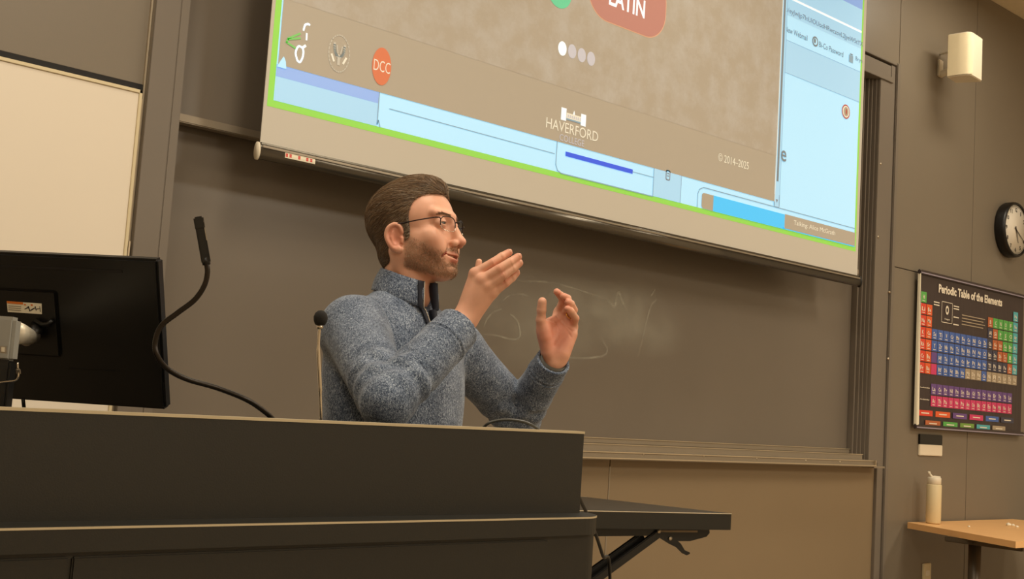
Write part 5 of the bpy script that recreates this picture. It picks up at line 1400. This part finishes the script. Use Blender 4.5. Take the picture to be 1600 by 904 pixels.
# navy zip facing running down both edges of the slit
zb = dep(664, 509, 2.40)
def surf_front(l, u):
    """front face of the sweater at sideways l and height u"""
    p = NB+TL*l+UP*u; ts = np.linspace(.02, .2, 181); pts = p+ts[:, None]*TF; base = field_of(swp)(pts); k = np.argmax(base > 0); return pts[k]
for s in (-1, 1):
    top = collar_pt(s*A0, 1.0) if s > 0 else collar_pt(-A0, 1.0); bot = collar_pt(s*A0, 0.0)
    line = [top, collar_pt(s*A0, .5), bot]+[surf_front(s*(.006+.12*max(0, u+.125)), u)+TF*.002 for u in (-.055, -.080, -.105, -.123)]
    line = smooth_curve(line, 4); vs = []; n = len(line)
    for i, p_ in enumerate(line):
        w = (.017 if s < 0 else .007)*(1-.72*i/(n-1)); vs += [p_+TF*.002-TL*s*.002, p_+TF*(.004-.10*w)+TL*s*w, p_-TF*.012+TL*s*.001]
    fs = []
    for i in range(n-1):
        k = 3*i; fs += [(k, k+1, k+4, k+3), (k, k+3, k+5, k+2)]
    o = mesh_obj('zip_facing', [v-world_loc(sweater) for v in vs], fs, MT['navy'], sweater, None, True); md = o.modifiers.new('thick', 'SOLIDIFY'); md.thickness = .0025
    mb = MB(); mb.tube([p_-TL*s*.002+TF*.002 for p_ in line], .0014, 0, 6); mb.build('zip_teeth', MT['steel'], sweater)
mb = MB(); pz = surf_front(0, -.128); mb.obox(pz+TF*.005-UP*.004, TL, TF, UP, .005, .003, .014, 0, .001); mb.build('zip_pull', MT['frame'], sweater)
# pale lining just inside the far cuff, and the ring
mb = MB(); a_ = np.cross(fL, UP); a_ /= np.linalg.norm(a_); b_ = np.cross(fL, a_)
mb.tube([cuL-fL*.020, cuL+fL*.006], [.0315, .0305], 0, 28, caps=False); mb.tube([cuL-fL*.020, cuL+fL*.006], [.0295, .0285], 0, 28, caps=False); mb.build('cuff_lining', MT['greymetal'], sweater)
mb = MB(); rp = ML[2]*.45+FL[2][0][0]*.55; rd = FL[2][0][0]-ML[2]; rd /= np.linalg.norm(rd); ra_ = np.cross(rd, UP); ra_ /= np.linalg.norm(ra_); rb2 = np.cross(rd, ra_)
mb.tube([rp+.0118*(math.cos(w)*ra_+math.sin(w)*rb2) for w in np.linspace(0, 2*math.pi, 25)], .0016, 0, 8, caps=False); mb.build('ring', mat('gold', srgb(226, 180, 96), .2, metal=.95), man)
# fingernails on the near hand
MT['nail'] = mat('fingernail', srgb(216, 156, 128), .35, noise=.02)
camd = lambda p: (CAM-p)/np.linalg.norm(CAM-p)
for pts, rad in FN:
    tip, dj = pts[-1], pts[-2]; t = (tip-dj)/np.linalg.norm(tip-dj); u = camd(tip); u = u-t*(u@t)+UP*.35; u -= t*(u@t); u /= np.linalg.norm(u); w = np.cross(t, u)
    mb = MB(); bm = bmesh.new(); bmesh.ops.create_uvsphere(bm, u_segments=16, v_segments=10, radius=1)
    T = Matrix.Identity(4); c = tip+u*rad[-1]*.70+t*.001
    for i in range(3): T[i][0], T[i][1], T[i][2], T[i][3] = t[i]*.0058, w[i]*.0048, u[i]*.0024, c[i]
    mb.addbm(bm, 0, True, T); mb.build('fingernail', MT['nail'], man)
# trousers and shoes (below the desk top)
trp = [el(tp(-.005, 0, -.64), (.118, .168, .12), TB, .03)]
for s in (-1, 1):
    hj = hipc+TL*s*.085; kn = np.array([hj[0], hj[1], .47])+TF*.03; an_ = np.array([hj[0], hj[1], .09])+TL*s*.02
    trp += [rc(hj, kn, .088, .066, .02), rc(kn, an_, .066, .056, .02)]
def tr_post(p, d): return np.maximum(np.maximum(d, .055-p[:, 2]), (p[:, 2]-(NB[2]-.60)))
Vt, Ft = polygonize(field_of(trp, tr_post), [1.2, 1.7, .03], [1.95, 2.4, .95], .006)
np_mesh('trousers', Vt, Ft, mat('dark_trousers', srgb(40, 40, 46), .9, noise=.1, scale=200), man)
shp = []
for s in (-1, 1):
    hj = hipc+TL*s*.085; an_ = np.array([hj[0], hj[1], .09])+TL*s*.02; shp.append([rc(an_-TF*.03-[0, 0, .045], an_+TF*.05-[0, 0, .040], .042, .044, .01), rc(an_+TF*.05-[0, 0, .045], an_+TF*.17-[0, 0, .052], .044, .036, .01), rc(an_, an_-[0, 0, .03], .042, .042, .01)])
for pr in shp:
    Vt, Ft = polygonize(field_of(pr, lambda p, d: np.maximum(d, .001-p[:, 2])), [1.2, 1.6, -.01], [2.0, 2.4, .16], .005)
    np_mesh('shoe', Vt, Ft, MT['black'], man)
